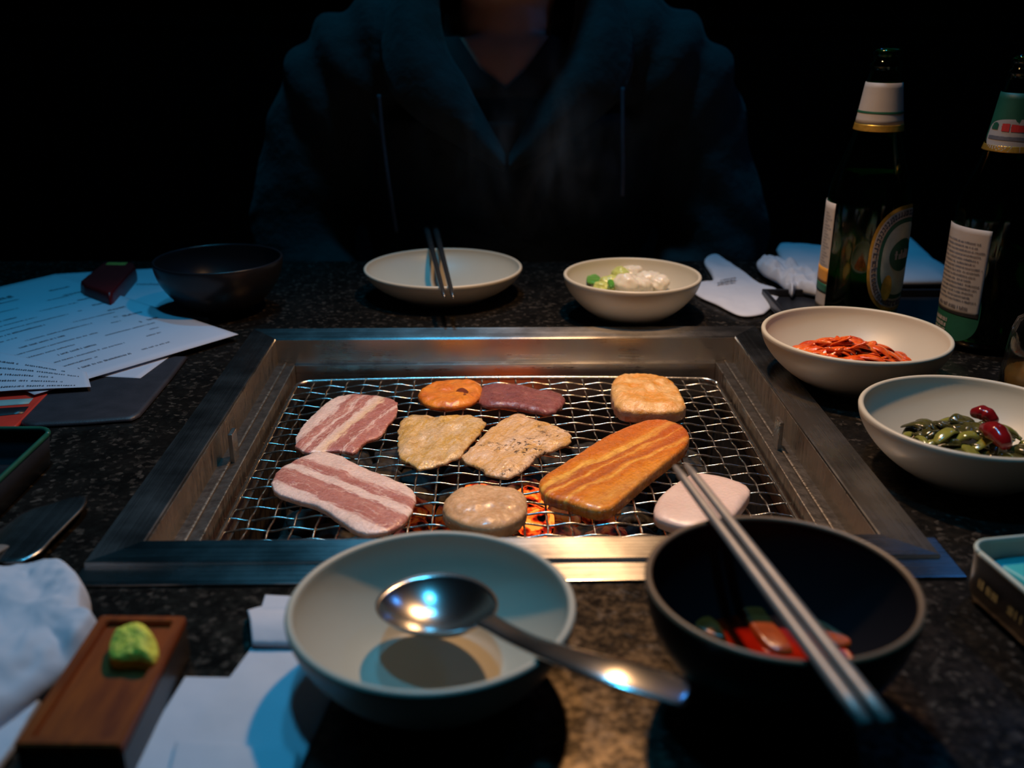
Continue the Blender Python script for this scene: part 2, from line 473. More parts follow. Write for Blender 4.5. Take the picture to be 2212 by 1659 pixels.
# ------------------------------------------------------------------ setting
def struct(o): o['kind'] = 'structure'; return o
M['floor'] = simple('dark_floor', (0.03, 0.028, 0.026), 0.5, 0.3, 3)
M['wall'] = simple('black_wall_paint', (0.012, 0.014, 0.014), 0.75, 0.25, 6, bump=0.2, bs=120)
M['wood_dark'] = simple('black_wood_panel', (0.014, 0.014, 0.015), 0.6, 0.35, 12)
struct(boxo('floor', (-2.2, -1.6, -0.05), (2.2, 2.3, 0.0), M['floor']))
struct(boxo('wall_back', (-2.2, 2.2, 0.0), (2.2, 2.3, 2.7), M['wall']))
struct(boxo('wall_left', (-1.62, 0.9, 0.0), (-1.52, 2.2, 2.7), M['wall']))
bench = tag(empty('booth_bench', (0, 1.75, 0)), 'black booth seat with a tall panelled backrest behind the seated person', 'bench')
boxo('seat', (-1.45, -0.60, 0.28), (1.6, 0.1, 0.415), M['black_leather'], bench, 0.03, 3)
boxo('base', (-1.45, -0.40, 0.0), (1.6, 0.1, 0.28), M['wood_dark'], bench)
for i in range(5):
    x0 = -1.45 + i*0.61
    boxo('back_panel', (x0+0.003, 0.10, 0.40), (x0+0.607, 0.15, 0.97), M['black_leather'], bench, 0.012, 3)
boxo('top_rail', (-1.45, 0.09, 0.975), (1.6, 0.17, 1.0), M['wood_dark'], bench, 0.004)

# ------------------------------------------------------------------ table
GR = 0.0185                                   # grill turned a touch against the camera
GC = Vector((-0.002, 0.641))
Gm = Matrix.Rotation(GR, 2)
def G(x, y): return GC + Gm @ Vector((x, y))
TX0, TX1, TY0, TY1 = -0.78, 0.78, 0.10, 1.09
table = tag(empty('table', (0, 0.6, 0)), 'dark speckled granite dining table with the steel grill set into it', 'table')
HX, HY = 0.200, 0.176
def frame_mesh(name, outer, inner, z0, z1, m, parent, bevel=0.0, seg=2):
    vs, fs = [], []
    for ring in (outer, inner):
        for p in ring: vs.append((p[0], p[1], z1))
    for ring in (outer, inner):
        for p in ring: vs.append((p[0], p[1], z0))
    for i in range(4):
        j = (i+1) % 4
        fs += [(i, j, 4+j, 4+i), (8+i, 12+i, 12+j, 8+j), (i, 8+i, 8+j, j), (4+i, 4+j, 12+j, 12+i)]
    me = bpy.data.meshes.new(name); me.from_pydata(vs, [], fs)
    bm = bmesh.new(); bm.from_mesh(me); bmesh.ops.recalc_face_normals(bm, faces=bm.faces)
    if bevel:
        es = [e for e in bm.edges if len(e.link_faces) == 2 and e.calc_face_angle(0) > 0.5]
        bmesh.ops.bevel(bm, geom=es, offset=bevel, segments=seg, affect='EDGES', profile=0.5)
    bm.to_mesh(me); bm.free()
    return link(name, me, m, parent)
def rect(hx, hy, cx=0, cy=0): return [G(cx-hx, cy-hy), G(cx+hx, cy-hy), G(cx+hx, cy+hy), G(cx-hx, cy+hy)]
off = Vector((0, 0.6))
tt = frame_mesh('tabletop', [Vector(p)-off for p in ((TX0, TY0), (TX1, TY0), (TX1, TY1), (TX0, TY1))],
                [p-off for p in rect(HX, HY)], T-0.035, T, M['granite'], table, 0.002)
for sx in (-1, 1):
    for sy in (-1, 1):
        boxo('leg', (sx*0.70-0.03, sy*0.40-0.03, 0.0), (sx*0.70+0.03, sy*0.40+0.03, T-0.035), M['wood_dark'], table, 0.004)
for sy in (-1, 1):
    boxo('apron', (-0.67, sy*0.40-0.012, T-0.10), (0.67, sy*0.40+0.012, T-0.035), M['wood_dark'], table)

# ------------------------------------------------------------------ grill
grill = tag(empty('table_grill', (GC.x, GC.y, T), GR), 'brushed stainless steel charcoal grill sunk into the granite table', 'grill')
def gl4(hx, hy, cx=0, cy=0): return [Vector((cx-hx, cy-hy)), Vector((cx+hx, cy-hy)), Vector((cx+hx, cy+hy)), Vector((cx-hx, cy+hy))]
# mitred top frame: two strips across, two along; each bends over into its side wall
OX, OYb, OYf = 0.2185, 0.1942, -0.1942
IX, IYb, IYf = 0.1935, 0.1650, -0.1710
WZ = -0.018
def strip(name, a0, a1, b1, b0, m, wallm):
    """a0,a1 outer corners, b0,b1 inner corners (local xy)"""
    r = 0.0012
    a0, a1, b0, b1 = [Vector(p) for p in (a0, a1, b0, b1)]
    prof = []
    steps = [(0.0, 0.0008), (0.0, 0.0034), (0.02, 0.0040)]
    rows = []
    for f, z in steps: rows.append((a0.lerp(b0, f), a1.lerp(b1, f), z))
    for f, z in ((0.93, 0.0040), (0.965, 0.0037), (0.99, 0.0028), (1.0, 0.0012)): rows.append((a0.lerp(b0, f), a1.lerp(b1, f), z))
    vs = []; fs = []
    for p, q, z in rows: vs += [(p.x, p.y, z), (q.x, q.y, z)]
    for i in range(len(rows)-1): fs.append((2*i, 2*i+1, 2*i+3, 2*i+2))
    o = mesh(name, vs, fs, m, grill, False)
    md = o.modifiers.new('thick', 'SOLIDIFY'); md.thickness = 0.0006; md.offset = -1
    return o
o_ = [(-OX, OYf), (OX, OYf), (OX, OYb), (-OX, OYb)]
i_ = [(-IX, IYf), (IX, IYf), (IX, IYb), (-IX, IYb)]
strip('top_frame_strip', o_[0], o_[1], i_[1], i_[0], M['steel_x'], None)
strip('top_frame_strip', o_[1], o_[2], i_[2], i_[1], M['steel_y'], None)
strip('top_frame_strip', o_[2], o_[3], i_[3], i_[2], M['steel_x'], None)
strip('top_frame_strip', o_[3], o_[0], i_[0], i_[3], M['steel_y'], None)
boxo('lower_flange', (-0.2190, -0.2115, 0.0002), (0.2250, -0.172, 0.0018), M['steel_x'], grill, 0.0006)
# inner walls
boxo('inner_wall', (-IX, IYb, WZ), (IX, IYb+0.0012, 0.0028), M['steel_wall'], grill)
boxo('inner_wall', (-IX, IYf-0.0012, WZ), (IX, IYf, 0.0028), M['steel_wall'], grill)
for s in (-1, 1):
    boxo('inner_wall', (min(s*IX, s*(IX+0.0012)), IYf, WZ), (max(s*IX, s*(IX+0.0012)), IYb, 0.0028), M['stained'], grill)
# side ledges with a raised rib, and thin lips front and back
for s in (-1, 1):
    x0, x1 = sorted((s*0.1790, s*IX))
    boxo('ledge', (x0, IYf, WZ-0.0012), (x1, IYb, WZ), M['ledge'], grill)
    x0, x1 = sorted((s*0.1855, s*0.1872))
    boxo('ledge_rib', (x0, IYf+0.001, WZ), (x1, IYb-0.001, WZ+0.0016), M['stained'], grill, 0.0005)
    x0, x1 = sorted((s*0.1778, s*0.1790))
    boxo('inner_lip', (x0, IYf+0.006, WZ-0.03), (x1, IYb-0.006, WZ+0.0008), M['stained'], grill, 0.0004)
boxo('ledge', (-0.179, IYb-0.0045, WZ-0.0014), (0.179, IYb, WZ+0.0004), M['steel_x'], grill, 0.0006)
boxo('inner_lip', (-0.1778, IYb-0.0058, WZ-0.030), (0.1778, IYb-0.0045, WZ), M['steel_wall'], grill, 0.0004)
boxo('ledge', (-0.179, IYf, WZ-0.0014), (0.179, IYf+0.0045, WZ+0.0004), M['steel_x'], grill, 0.0006)
boxo('inner_lip', (-0.1778, IYf+0.0045, WZ-0.030), (0.1778, IYf+0.0058, WZ), M['steel_wall'], grill, 0.0004)
# two upright lifting tabs
for s, yy in ((-1, -0.025), (1, -0.012)):
    x = s*0.1845
    boxo('lifting_tab', (x-0.0016, yy-0.006, WZ-0.0002), (x+0.0016, yy+0.006, WZ+0.0205), M['steel_wall'], grill, 0.0006)
# fire box
FB = -0.115
bm = bmesh.new()
box(bm, (-0.179, IYf+0.004, FB), (-0.1765, IYb-0.004, -0.047)); box(bm, (0.1765, IYf+0.004, FB), (0.179, IYb-0.004, -0.047))
box(bm, (-0.179, IYf+0.004, FB), (0.179, IYf+0.006, -0.047)); box(bm, (-0.179, IYb-0.006, FB), (0.179, IYb-0.004, -0.047))
box(bm, (-0.179, IYf+0.004, FB-0.002), (0.179, IYb-0.004, FB))
frombm('fire_box', bm, M['dark_steel'], grill)

# ------------------------------------------------------------------ charcoal
random.seed(4)
def lump(name, loc, r, m, seed):
    bm = bmesh.new(); bmesh.ops.create_icosphere(bm, subdivisions=3, radius=1)
    for v in bm.verts:
        d = v.co.copy()
        k = 1 + 0.35*noise.noise(d*1.1 + Vector((seed, 0, 0))) + 0.10*noise.noise(d*3.5 + Vector((0, seed, 0)))
        v.co = Vector((d.x*1.25, d.y, d.z*0.75))*k*r
    o = frombm(name, bm, m, None, True); o.location = loc; o.rotation_euler = (0.2*math.sin(seed), 0.3*math.cos(seed), seed)
    return o
hot = P(1120, 1070, -0.07).to_2d()
k = 0
for iy in range(9):
    for ix in range(12):
        lx = -0.155 + ix*0.0282 + random.uniform(-.003, .003); ly = -0.142 + iy*0.0345 + random.uniform(-.003, .003)
        if abs(ly) > 0.15: continue
        p = G(lx, ly); d = math.hypot((p.x-hot.x)/1.5, p.y-hot.y)
        z = T - 0.098 + random.uniform(-.004, .004)
        k += 1
        if d < 0.022:
            o = lump('charcoal', (p.x, p.y, z+0.018), 0.0145, M['ember'], k); tag(o, 'orange glowing lump of charcoal under the middle of the grate', 'charcoal', 'glowing charcoal under the grate')
        elif d < 0.056:
            o = lump('charcoal', (p.x, p.y, z+0.006), 0.0145, M['ember_low'], k); tag(o, 'dull red lump of charcoal beside the glowing ones', 'charcoal', 'dull red charcoal under the grate')
        else:
            o = lump('charcoal', (p.x, p.y, z), 0.0145, M['coal'], k); tag(o, 'black unlit lump of charcoal in the shadow under the grate', 'charcoal', 'unlit charcoal under the grate')

# ------------------------------------------------------------------ grate
ZG = -0.0265
WR = 0.00072
gx0, gx1, gy0, gy1 = -0.1730, 0.1740, -0.150, 0.1430
gc = (gx0+gx1)/2
grate = tag(empty('grill_grate', (GC.x, GC.y, T+ZG), GR), 'crimped steel wire mesh grate carrying the meat', 'grate')
NX, NY = 25, 21
cx_, cy_ = (gx1-gx0)/NX, (gy1-gy0)/NY
A = 0.00092
def bow(x): return 0.0025*(1-((x-gc)/(gx1-gc))**2)
bm = bmesh.new()
fr = [(gx0, gy0), (gx1, gy0), (gx1, gy1), (gx0, gy1)]
pts = []
R_ = 0.012
for (cx0, cy0, a0) in ((gx1-R_, gy1-R_, 0), (gx0+R_, gy1-R_, 90), (gx0+R_, gy0+R_, 180), (gx1-R_, gy0+R_, 270)):
    for q in range(6):
        a = math.radians(a0+q*18); pts.append((cx0+R_*math.cos(a), cy0+R_*math.sin(a)))
pp = []
for i in range(len(pts)):
    a, b = Vector(pts[i]), Vector(pts[(i+1) % len(pts)])
    kk = max(1, int((b-a).length/0.02))
    for j in range(kk): q = a.lerp(b, j/kk); pp.append((q.x, q.y, bow(q.x)))
pp.append(pp[0])
tube(bm, pp, 0.0019, 8)
frombm('frame_wire', bm, M['wire'], grate, True)
for j in range(1, NY):       # wires running left to right
    y = gy0 + j*cy_
    bm = bmesh.new(); pts = []
    for i in range(NX*6+1):
        x = gx0 + i*cx_/6
        ph = i/6.0
        w_ = math.cos(math.pi*ph + math.pi*j)
        pts.append((x, y + 0.00045*noise.noise(Vector((ph*1.7, j*3.1, 0))), bow(x) + A*w_))
    pts[0] = (pts[0][0]-0.0022, pts[0][1], pts[0][2]); pts[-1] = (pts[-1][0]+0.0022, pts[-1][1], pts[-1][2])
    tube(bm, pts, WR, 6); frombm('cross_wire', bm, M['wire'], grate, True)
for i in range(1, NX):       # wires running front to back
    x = gx0 + i*cx_
    bm = bmesh.new(); pts = []
    for j in range(NY*6+1):
        y = gy0 + j*cy_/6
        ph = j/6.0
        w_ = -math.cos(math.pi*ph + math.pi*i)
        pts.append((x + 0.00045*noise.noise(Vector((ph*1.7, i*3.1, 7))), y, bow(x) + A*w_))
    pts[0] = (pts[0][0], pts[0][1]-0.003, pts[0][2]); pts[-1] = (pts[-1][0], pts[-1][1]+0.003, pts[-1][2])
    tube(bm, pts, WR, 6); frombm('long_wire', bm, M['wire'], grate, True)

# ------------------------------------------------------------------ food on the grate
ZF = ZG + 0.0037
m_a = belly('pork_belly_upper', [(0.0, LEAN2), (0.10, LEAN), (0.17, LEAN2), (0.19, FAT), (0.21, LEAN), (0.36, LEAN), (0.40, FAT2), (0.50, FAT), (0.53, LEAN), (0.60, LEAN), (0.63, FAT), (0.67, LEAN2), (0.76, LEAN), (0.80, FAT), (1.0, FAT)], 0.12)
a = slab('pork_belly_slice', [(633, 962), (650, 925), (690, 885), (722, 860), (760, 853), (815, 857), (858, 866), (860, 893), (838, 922), (822, 945), (785, 958), (768, 983), (740, 975), (700, 978), (655, 981)],
         m_a, ZF, 0.0042, smooth='soft', boxy=0.5, axis=((665, 975), (800, 860)), amp=0.0012, sc=70, rough_edge=0.03, seed=1)
tag(a, 'raw streaky pork belly slice at the back left of the grate', 'meat')
m_b = belly('pork_belly_lower', [(0.0, FAT), (0.16, FAT), (0.20, LEAN), (0.40, LEAN2), (0.44, LEAN), (0.47, FAT), (0.56, FAT), (0.59, LEAN), (0.70, LEAN2), (0.74, FAT), (1.0, (0.96, 0.74, 0.66))], 0.09, 0.6)
a = slab('pork_belly_slice', [(586, 1042), (600, 1020), (640, 995), (690, 978), (730, 985), (780, 1012), (840, 1035), (885, 1055), (900, 1078), (890, 1110), (872, 1135), (845, 1150), (800, 1158), (765, 1150), (730, 1125), (690, 1098), (640, 1085), (592, 1068)],
         m_b, ZF, 0.0058, smooth='soft', boxy=0.5, axis=((600, 1030), (850, 1130)), amp=0.0013, sc=60, rough_edge=0.02, seed=2)
tag(a, 'larger raw pork belly slice at the front left of the grate', 'meat')
m_c = cooked('cooked_pork_pale', (0.80, 0.58, 0.34), (0.70, 0.42, 0.09), 0.4)
a = slab('cooked_pork_slice', [(864, 905), (900, 895), (950, 903), (1000, 893), (1052, 908), (1040, 935), (1012, 962), (1000, 985), (965, 1000), (912, 1017), (888, 1003), (862, 990), (858, 950)],
         m_c, ZF, 0.0042, smooth='soft', axis=((880, 1000), (1000, 895)), amp=0.0022, sc=90, rough_edge=0.05, seed=3)
tag(a, 'crinkled yellowish half-cooked pork slice left of the centre of the grate', 'meat')
m_d = cooked('cooked_pork_charred', (0.90, 0.64, 0.43), (0.78, 0.44, 0.13), 1.0)
a = slab('cooked_pork_slice', [(992, 992), (1020, 965), (1050, 935), (1095, 900), (1125, 893), (1155, 908), (1195, 918), (1237, 938), (1232, 958), (1190, 975), (1160, 985), (1140, 1010), (1095, 1035), (1060, 1030), (1035, 1010)],
         m_d, ZF, 0.0046, smooth='soft', axis=((1000, 995), (1150, 905)), amp=0.0018, sc=80, rough_edge=0.04, seed=4)
tag(a, 'cooked pork slice with dark char specks in the centre of the grate', 'meat')
n = NT('sweet_potato')
c_ = n.ramp(n.noise(60, 4), [(0.3, (0.66, 0.15, 0.005)), (0.7, (0.92, 0.31, 0.012))])
n.set(color=n.mix(n.ramp(n.noise(150, 5, rough=0.7), [(0.55, 0), (0.75, 0.8)]), c_, (0.30, 0.05, 0.01)), rough=0.35, spec=0.6, sss=0.1, ssss=0.003)
n.bump(n.noise(130, 4), 0.5, 0.002); n.set(coat=1.0, coatr=0.24); n.coatbump(n.noise(380, 3), 1.0, 0.004)
a = slab('sweet_potato_slice', [(903, 860), (912, 842), (940, 828), (985, 823), (1025, 826), (1041, 838), (1038, 858), (1015, 874), (975, 881), (930, 878)], n.m, ZF, 0.006, amp=0.0015, sc=90, seed=5, rough_edge=0.02)
tag(a, 'orange round sweet potato slice beside the dark red meat', 'vegetable')
a_d = slab('charred_dent', [(985, 845), (998, 838), (1012, 846), (1004, 857), (990, 857)], simple('burnt_patch', (0.16, 0.03, 0.01), 0.4, 0.3, 300, bump=0.6), ZF+0.0052, 0.0012, a, seed=7, amp=0.0004, N=40, rings=6)
n = NT('beef')
n.set(color=n.ramp(n.noise(110, 5, rough=0.7), [(0.3, (0.15, 0.030, 0.032)), (0.6, (0.30, 0.085, 0.08)), (0.8, (0.40, 0.15, 0.13))]), rough=n.ramp(n.noise(400, 3), [(0.3, 0.2), (0.7, 0.5)]), spec=0.6, sss=0.08, ssss=0.003)
n.bump(n.noise(120, 4), 0.5, 0.002); n.set(coat=1.0, coatr=0.24); n.coatbump(n.noise(380, 3), 1.0, 0.004)
a = slab('beef_slice', [(1035, 862), (1042, 838), (1075, 830), (1115, 833), (1165, 845), (1205, 850), (1220, 864), (1212, 878), (1190, 893), (1150, 888), (1100, 880), (1045, 876)], n.m, ZF, 0.0055, amp=0.001, sc=80, seed=6, rough_edge=0.04)
tag(a, 'dark red raw beef slice touching the orange sweet potato', 'meat')
n = NT('chunk_crust')
sp_ = n.node('ShaderNodeSeparateXYZ'); n.L(n.tc.outputs['Object'], sp_.inputs[0])
hgt = n.math('ADD', n.math('MULTIPLY', n.math('SUBTRACT', sp_.outputs[2], T+ZF), 60.0), n.math('MULTIPLY', n.noise(60, 4), 0.9))
top_ = n.mix(n.ramp(n.noise(70, 4), [(0.42, 0), (0.62, 1)]), (0.85, 0.50, 0.18), (0.78, 0.32, 0.03))
n.set(color=n.mix(n.ramp(hgt, [(0.75, 0), (1.05, 1)]), n.mix(n.noise(90, 3), (0.80, 0.52, 0.38), (0.60, 0.30, 0.18)), top_), rough=0.4, coat=1.0, coatr=0.24, sss=0.1, ssss=0.003)
n.bump(n.noise(120, 5), 0.6, 0.003); n.coatbump(n.noise(350, 3), 1.0, 0.003); m_e = n.m
a = slab('meat_chunk', [(1318, 862), (1322, 835), (1345, 822), (1395, 823), (1440, 828), (1462, 845), (1482, 888), (1476, 900), (1420, 905), (1360, 903), (1330, 893)], m_e, ZF, 0.0135, smooth='soft', amp=0.0026, sc=70, seed=8, rough_edge=0.03, boxy=0.45, edge=0.3, rings=22, under=0.95, zref=-0.018)
tag(a, 'thick browned chunk of chicken at the back right of the grate', 'meat')
n = NT('mushroom_flesh')
n.set(color=n.ramp(n.noise(50, 5), [(0.3, (0.62, 0.35, 0.16)), (0.7, (0.82, 0.52, 0.28))]), rough=n.ramp(n.noise(350, 3), [(0.3, 0.16), (0.7, 0.5)]), spec=0.7, sss=0.15, ssss=0.004)
n.bump(n.noise(110, 4), 0.3, 0.0014); n.set(coat=1.0, coatr=0.24); n.coatbump(n.noise(380, 3), 1.0, 0.0035)
a = slab('intestine_piece', [(954, 1105), (965, 1080), (1000, 1063), (1045, 1056), (1080, 1062), (1125, 1068), (1141, 1088), (1136, 1120), (1100, 1145), (1050, 1156), (1000, 1145), (965, 1125)], n.m, ZF, 0.0125, smooth='soft', amp=0.0022, sc=60, seed=9, boxy=0.35, edge=0.4, rings=20, rough_edge=0.015)
tag(a, 'plump glossy beige meat piece at the front of the grate behind the dish', 'meat')
ORL = (0.62, 0.20, 0.025); ORM = (0.70, 0.27, 0.05); ORF = (0.88, 0.46, 0.13); ORD = (0.50, 0.15, 0.05)
m_o = marinated('marinated_belly')
a = slab('marinated_pork_strip', [(1163, 1052), (1180, 1035), (1225, 1008), (1280, 970), (1340, 938), (1395, 918), (1430, 914), (1470, 925), (1490, 945), (1485, 972), (1455, 998), (1400, 1040), (1350, 1085), (1320, 1110), (1290, 1117), (1240, 1100), (1195, 1087), (1168, 1075)],
         m_o, ZF, 0.0095, smooth='soft', axis=((1200, 1070), (1450, 945)), amp=0.0012, sc=60, rough_edge=0.015, seed=10, N=150, edge=0.10, boxy=0.7)
tag(a, 'long orange marinated pork belly strip at the chopstick tips', 'meat')
n = NT('white_squid')
n.set(color=n.ramp(n.noise(30, 4), [(0.3, (0.78, 0.56, 0.47)), (0.7, (0.86, 0.66, 0.57))]), rough=0.4, spec=0.6, sss=0.15, ssss=0.004)
n.bump(n.noise(60, 3), 0.3, 0.0016); n.set(coat=0.5, coatr=0.15); n.coatbump(n.noise(420, 3), 1.0, 0.003)
a = slab('squid_piece', [(1410, 1108), (1425, 1080), (1460, 1052), (1500, 1030), (1560, 1038), (1610, 1055), (1623, 1072), (1605, 1100), (1585, 1125), (1560, 1150), (1510, 1155), (1450, 1142), (1415, 1128)], n.m, ZF, 0.009, smooth='soft', amp=0.0012, sc=50, seed=11, edge=0.2, boxy=0.6)
tag(a, 'smooth pale pink squid piece at the front right under the chopsticks', 'seafood')

# ------------------------------------------------------------------ bowls and dishes
def dish(name, cx, cy, r, h, m, label, cat, rb=0.5, th=0.0024, wob=0.006, seed=0, rimm=None, curve=1.6, tilt=None, foot=0.002, rimr=None):
    """rb: foot radius as a share of r; the wall sweeps up to a rounded lip"""
    pr = []
    F = rb*r
    pr.append((0, foot)); pr.append((F*0.8, foot)); pr.append((F*0.85, 0.0)); pr.append((F, 0.0)); pr.append((F*1.03, foot))
    K = 16
    for i in range(1, K+1):
        t = i/K
        pr.append((F*1.03 + (r-F*1.03)*math.sin(t*math.pi/2)**(1/curve)*1.0 if False else F*1.03+(r-F*1.03)*(1-(1-t)**curve), foot+(h-foot)*t**1.15))
    rl = rimr or th*0.62
    for i in range(1, 6):
        a = i*math.pi/6
        pr.append((r - rl + rl*math.cos(a), h + rl*math.sin(a)))
    ti = 2*rl
    for i in range(K, -1, -1):
        t = i/K
        wv = ti*t + th*(1-t)
        pr.append((max(0, F*1.03+(r-F*1.03)*(1-(1-t)**curve) - wv), foot+th+(h-foot-th)*t**1.15))
    pr.append((F*0.4, foot+th*0.95)); pr.append((0, foot+th*0.9))
    e = tag(empty(name, (cx, cy, T)), label, cat)
    b = lathe('bowl_body', pr, m, e, 96, wob=wob, seed=seed)
    if rimm:
        rp = [(r - rl + (rl+0.00025)*math.cos(math.pi*q/8-0.2), h + (rl+0.00025)*math.sin(math.pi*q/8-0.2)) for q in range(0, 10)]
        lathe('rim', rp, rimm, e, 96, wob=wob, seed=seed)
    return e
D = {}
D['front'] = dish('serving_dish', -0.0329, 0.3535, 0.0593, 0.038, M['stoneware'], 'large cream stoneware dish in front of the grill with the spoon in it', 'dish', 0.52, 0.0028, 0.008, 1)
D['dark'] = dish('rice_bowl', 0.1068, 0.3445, 0.0536, 0.054, M['black_bowl'], 'black bowl with red sauce under the metal chopsticks', 'bowl', 0.42, 0.0020, 0.0, 2, M['rim_wear'], 1.9)
D['black'] = dish('rice_bowl', -0.2685, 0.899, 0.0578, 0.049, M['black_bowl'], 'black bowl on the papers at the back left', 'bowl', 0.42, 0.0020, 0.0, 3, None, 1.9)
D['plate'] = dish('side_plate', -0.0666, 0.950, 0.0766, 0.028, M['stoneware'], 'empty shallow cream plate with dark chopsticks, in front of the person', 'plate', 0.55, 0.0026, 0.004, 4)
D['onion'] = dish('side_dish', 0.1083, 0.882, 0.0620, 0.038, M['stoneware'], 'cream dish holding chopped onion', 'dish', 0.5, 0.0028, 0.006, 5)
D['kimchi'] = dish('side_dish', 0.2559, 0.712, 0.0685, 0.038, M['stoneware'], 'cream dish holding red kimchi', 'dish', 0.5, 0.0028, 0.008, 6)
D['pepper'] = dish('side_dish', 0.2764, 0.5555, 0.0660, 0.038, M['stoneware'], 'cream dish holding green pickles at the right edge', 'dish', 0.5, 0.0028, 0.008, 7)

# sauce and carrot in the dark bowl
n = NT('red_sauce')
n.set(color=n.ramp(n.noise(30, 4), [(0.35, (0.12, 0.003, 0.0005)), (0.65, (0.46, 0.012, 0.001))]), rough=0.12, spec=0.5)
n.bump(n.noise(60, 3), 0.3, 0.002)
s_ = lathe('sauce', [(0, 0.0165), (0.025, 0.0166), (0.0335, 0.0168), (0.0350, 0.0162), (0.0345, 0.0150), (0, 0.0145)], n.m, None, 64, (0.1068, 0.3445, T))
tag(s_, 'thin dark red sauce in the bottom of the black bowl', 'sauce')
M['carrot'] = simple('carrot', (0.42, 0.06, 0.008), 0.3, 0.3, 120, bump=0.4)
for i, (c, lab) in enumerate(((((1500, 1345), (1530, 1335), (1555, 1355), (1570, 1385), (1540, 1380), (1505, 1362)), 'short carrot piece at the left side of the red sauce'),
                              (((1600, 1312), (1640, 1310), (1665, 1340), (1700, 1385), (1712, 1412), (1665, 1408), (1630, 1375)), 'long carrot strip in the red sauce, left of the chopsticks'),
                              (((1745, 1325), (1790, 1330), (1825, 1360), (1845, 1390), (1820, 1400), (1780, 1385)), 'carrot piece in the red sauce, right of the chopsticks'))):
    a = slab('carrot_piece', c, M['carrot'], 0.0152, 0.0034, seed=20+i, amp=0.0006, N=48, rings=8)
    tag(a, lab, 'vegetable')

def strip_piece(name, pts, wdt, th, m, seed=0, seg=26, parent=None, twist=0.0, taper=True):
    """a curved strip with rounded cross-section through 3-D points"""
    random.seed(seed)
    q = catmull([Vector(p) for p in pts], seg, False)
    bm = bmesh.new()
    rad = []
    for i in range(seg):
        t = i/(seg-1)
        k = (math.sin(math.pi*min(1, max(0, t*0.9+0.05)))**0.35) if taper else 1.0
        k *= 1 + 0.2*noise.noise(Vector((t*5, seed, 0)))
        rad.append((wdt*k, th*k))
    tube(bm, q, rad, 10)
    return frombm(name, bm, m, parent, True)

# kimchi strips
n = NT('kimchi')
n.set(color=n.ramp(n.noise(90, 5, rough=0.65), [(0.25, (0.38, 0.016, 0.002)), (0.5, (0.70, 0.09, 0.008)), (0.75, (0.82, 0.28, 0.06))]), rough=n.ramp(n.noise(300, 3), [(0.3, 0.12), (0.7, 0.4)]), spec=0.6, sss=0.08, ssss=0.002)
n.bump(n.noise(300, 4), 0.6, 0.001)
M['kimchi'] = n.m
random.seed(11)
kc = Vector((0.2500, 0.715))
klist = []
for i in range(90):
    t = random.random(); ang = random.uniform(0, 6.28)
    rx, ry = 0.038*math.sqrt(t), 0.028*math.sqrt(t)
    x, y = kc.x + rx*math.cos(ang)*1.1, kc.y + ry*math.sin(ang)
    hz = 0.013 + 0.019*max(0, 1-(math.hypot((x-kc.x)/0.048, (y-kc.y)/0.036))**1.5)*random.uniform(0.8, 1.05)
    a2 = random.uniform(-0.9, 0.7); L_ = random.uniform(0.010, 0.020)
    dx, dy = math.cos(a2)*L_, math.sin(a2)*L_*0.7
    pts = [(x-dx, y-dy, T+max(0.010, hz-0.006)), (x-dx*0.4, y-dy*0.3+0.002, T+hz), (x+dx*0.4, y+dy*0.5, T+hz+0.001), (x+dx, y+dy, T+max(0.010, hz-0.005))]
    pts = [Vector(q) for q in pts]
    for q in pts:
        d = Vector((q.x-0.2559, q.y-0.712)); mx = 0.034 + 0.020*min(1, (q.z-T)/0.030)
        if d.length > mx: d *= mx/d.length; q.x = 0.2559+d.x; q.y = 0.712+d.y
    o = strip_piece('kimchi_strip', pts, random.uniform(0.0024, 0.0060), random.uniform(0.0008, 0.0016), M['kimchi'], i)
    tag(o, 'red strip of kimchi cabbage in the heap in its dish', 'kimchi', 'kimchi strips in the cream dish')
for i in range(34):
    t = math.sqrt(random.random())*0.9; ang = random.uniform(0, 6.28)
    x, y = kc.x+0.036*t*math.cos(ang), kc.y+0.025*t*math.sin(ang)
    hz = 0.015+0.018*max(0, 1-t**1.5)
    r_ = random.uniform(0.006, 0.0105); rot = random.uniform(-0.8, 0.8); tx, ty = random.uniform(-0.5, 0.5), random.uniform(-0.7, 0.1)
    ow = [(x+r_*random.uniform(.8, 1.15)*math.cos(q*0.698)*math.cos(rot)-r_*.5*math.sin(q*0.698)*math.sin(rot), y+r_*random.uniform(.8, 1.15)*math.cos(q*0.698)*math.sin(rot)+r_*.5*math.sin(q*0.698)*math.cos(rot)) for q in range(9)]
    o = slab('kimchi_leaf', None, M['kimchi'], hz, 0.0018, N=30, rings=6, edge=0.5, amp=0.0022, sc=150, seed=i+200, world=ow, lift=lambda a, b, x=x, y=y, tx=tx, ty=ty: (a-x)*tx+(b-y)*ty)
    tag(o, 'crinkled red kimchi leaf lying in the heap in its dish', 'kimchi', 'kimchi leaves in the cream dish')
sa = lathe('kimchi_juice', [(0, 0.012), (0.036, 0.0122), (0.042, 0.0116), (0.041, 0.0100), (0, 0.0085)], simple('kimchi_juice', (0.45, 0.05, 0.006), 0.15, 0.3, 60), None, 48, (0.2545, 0.707, T), 0.04, 4)
tag(sa, 'orange red juice around the kimchi heap', 'sauce')

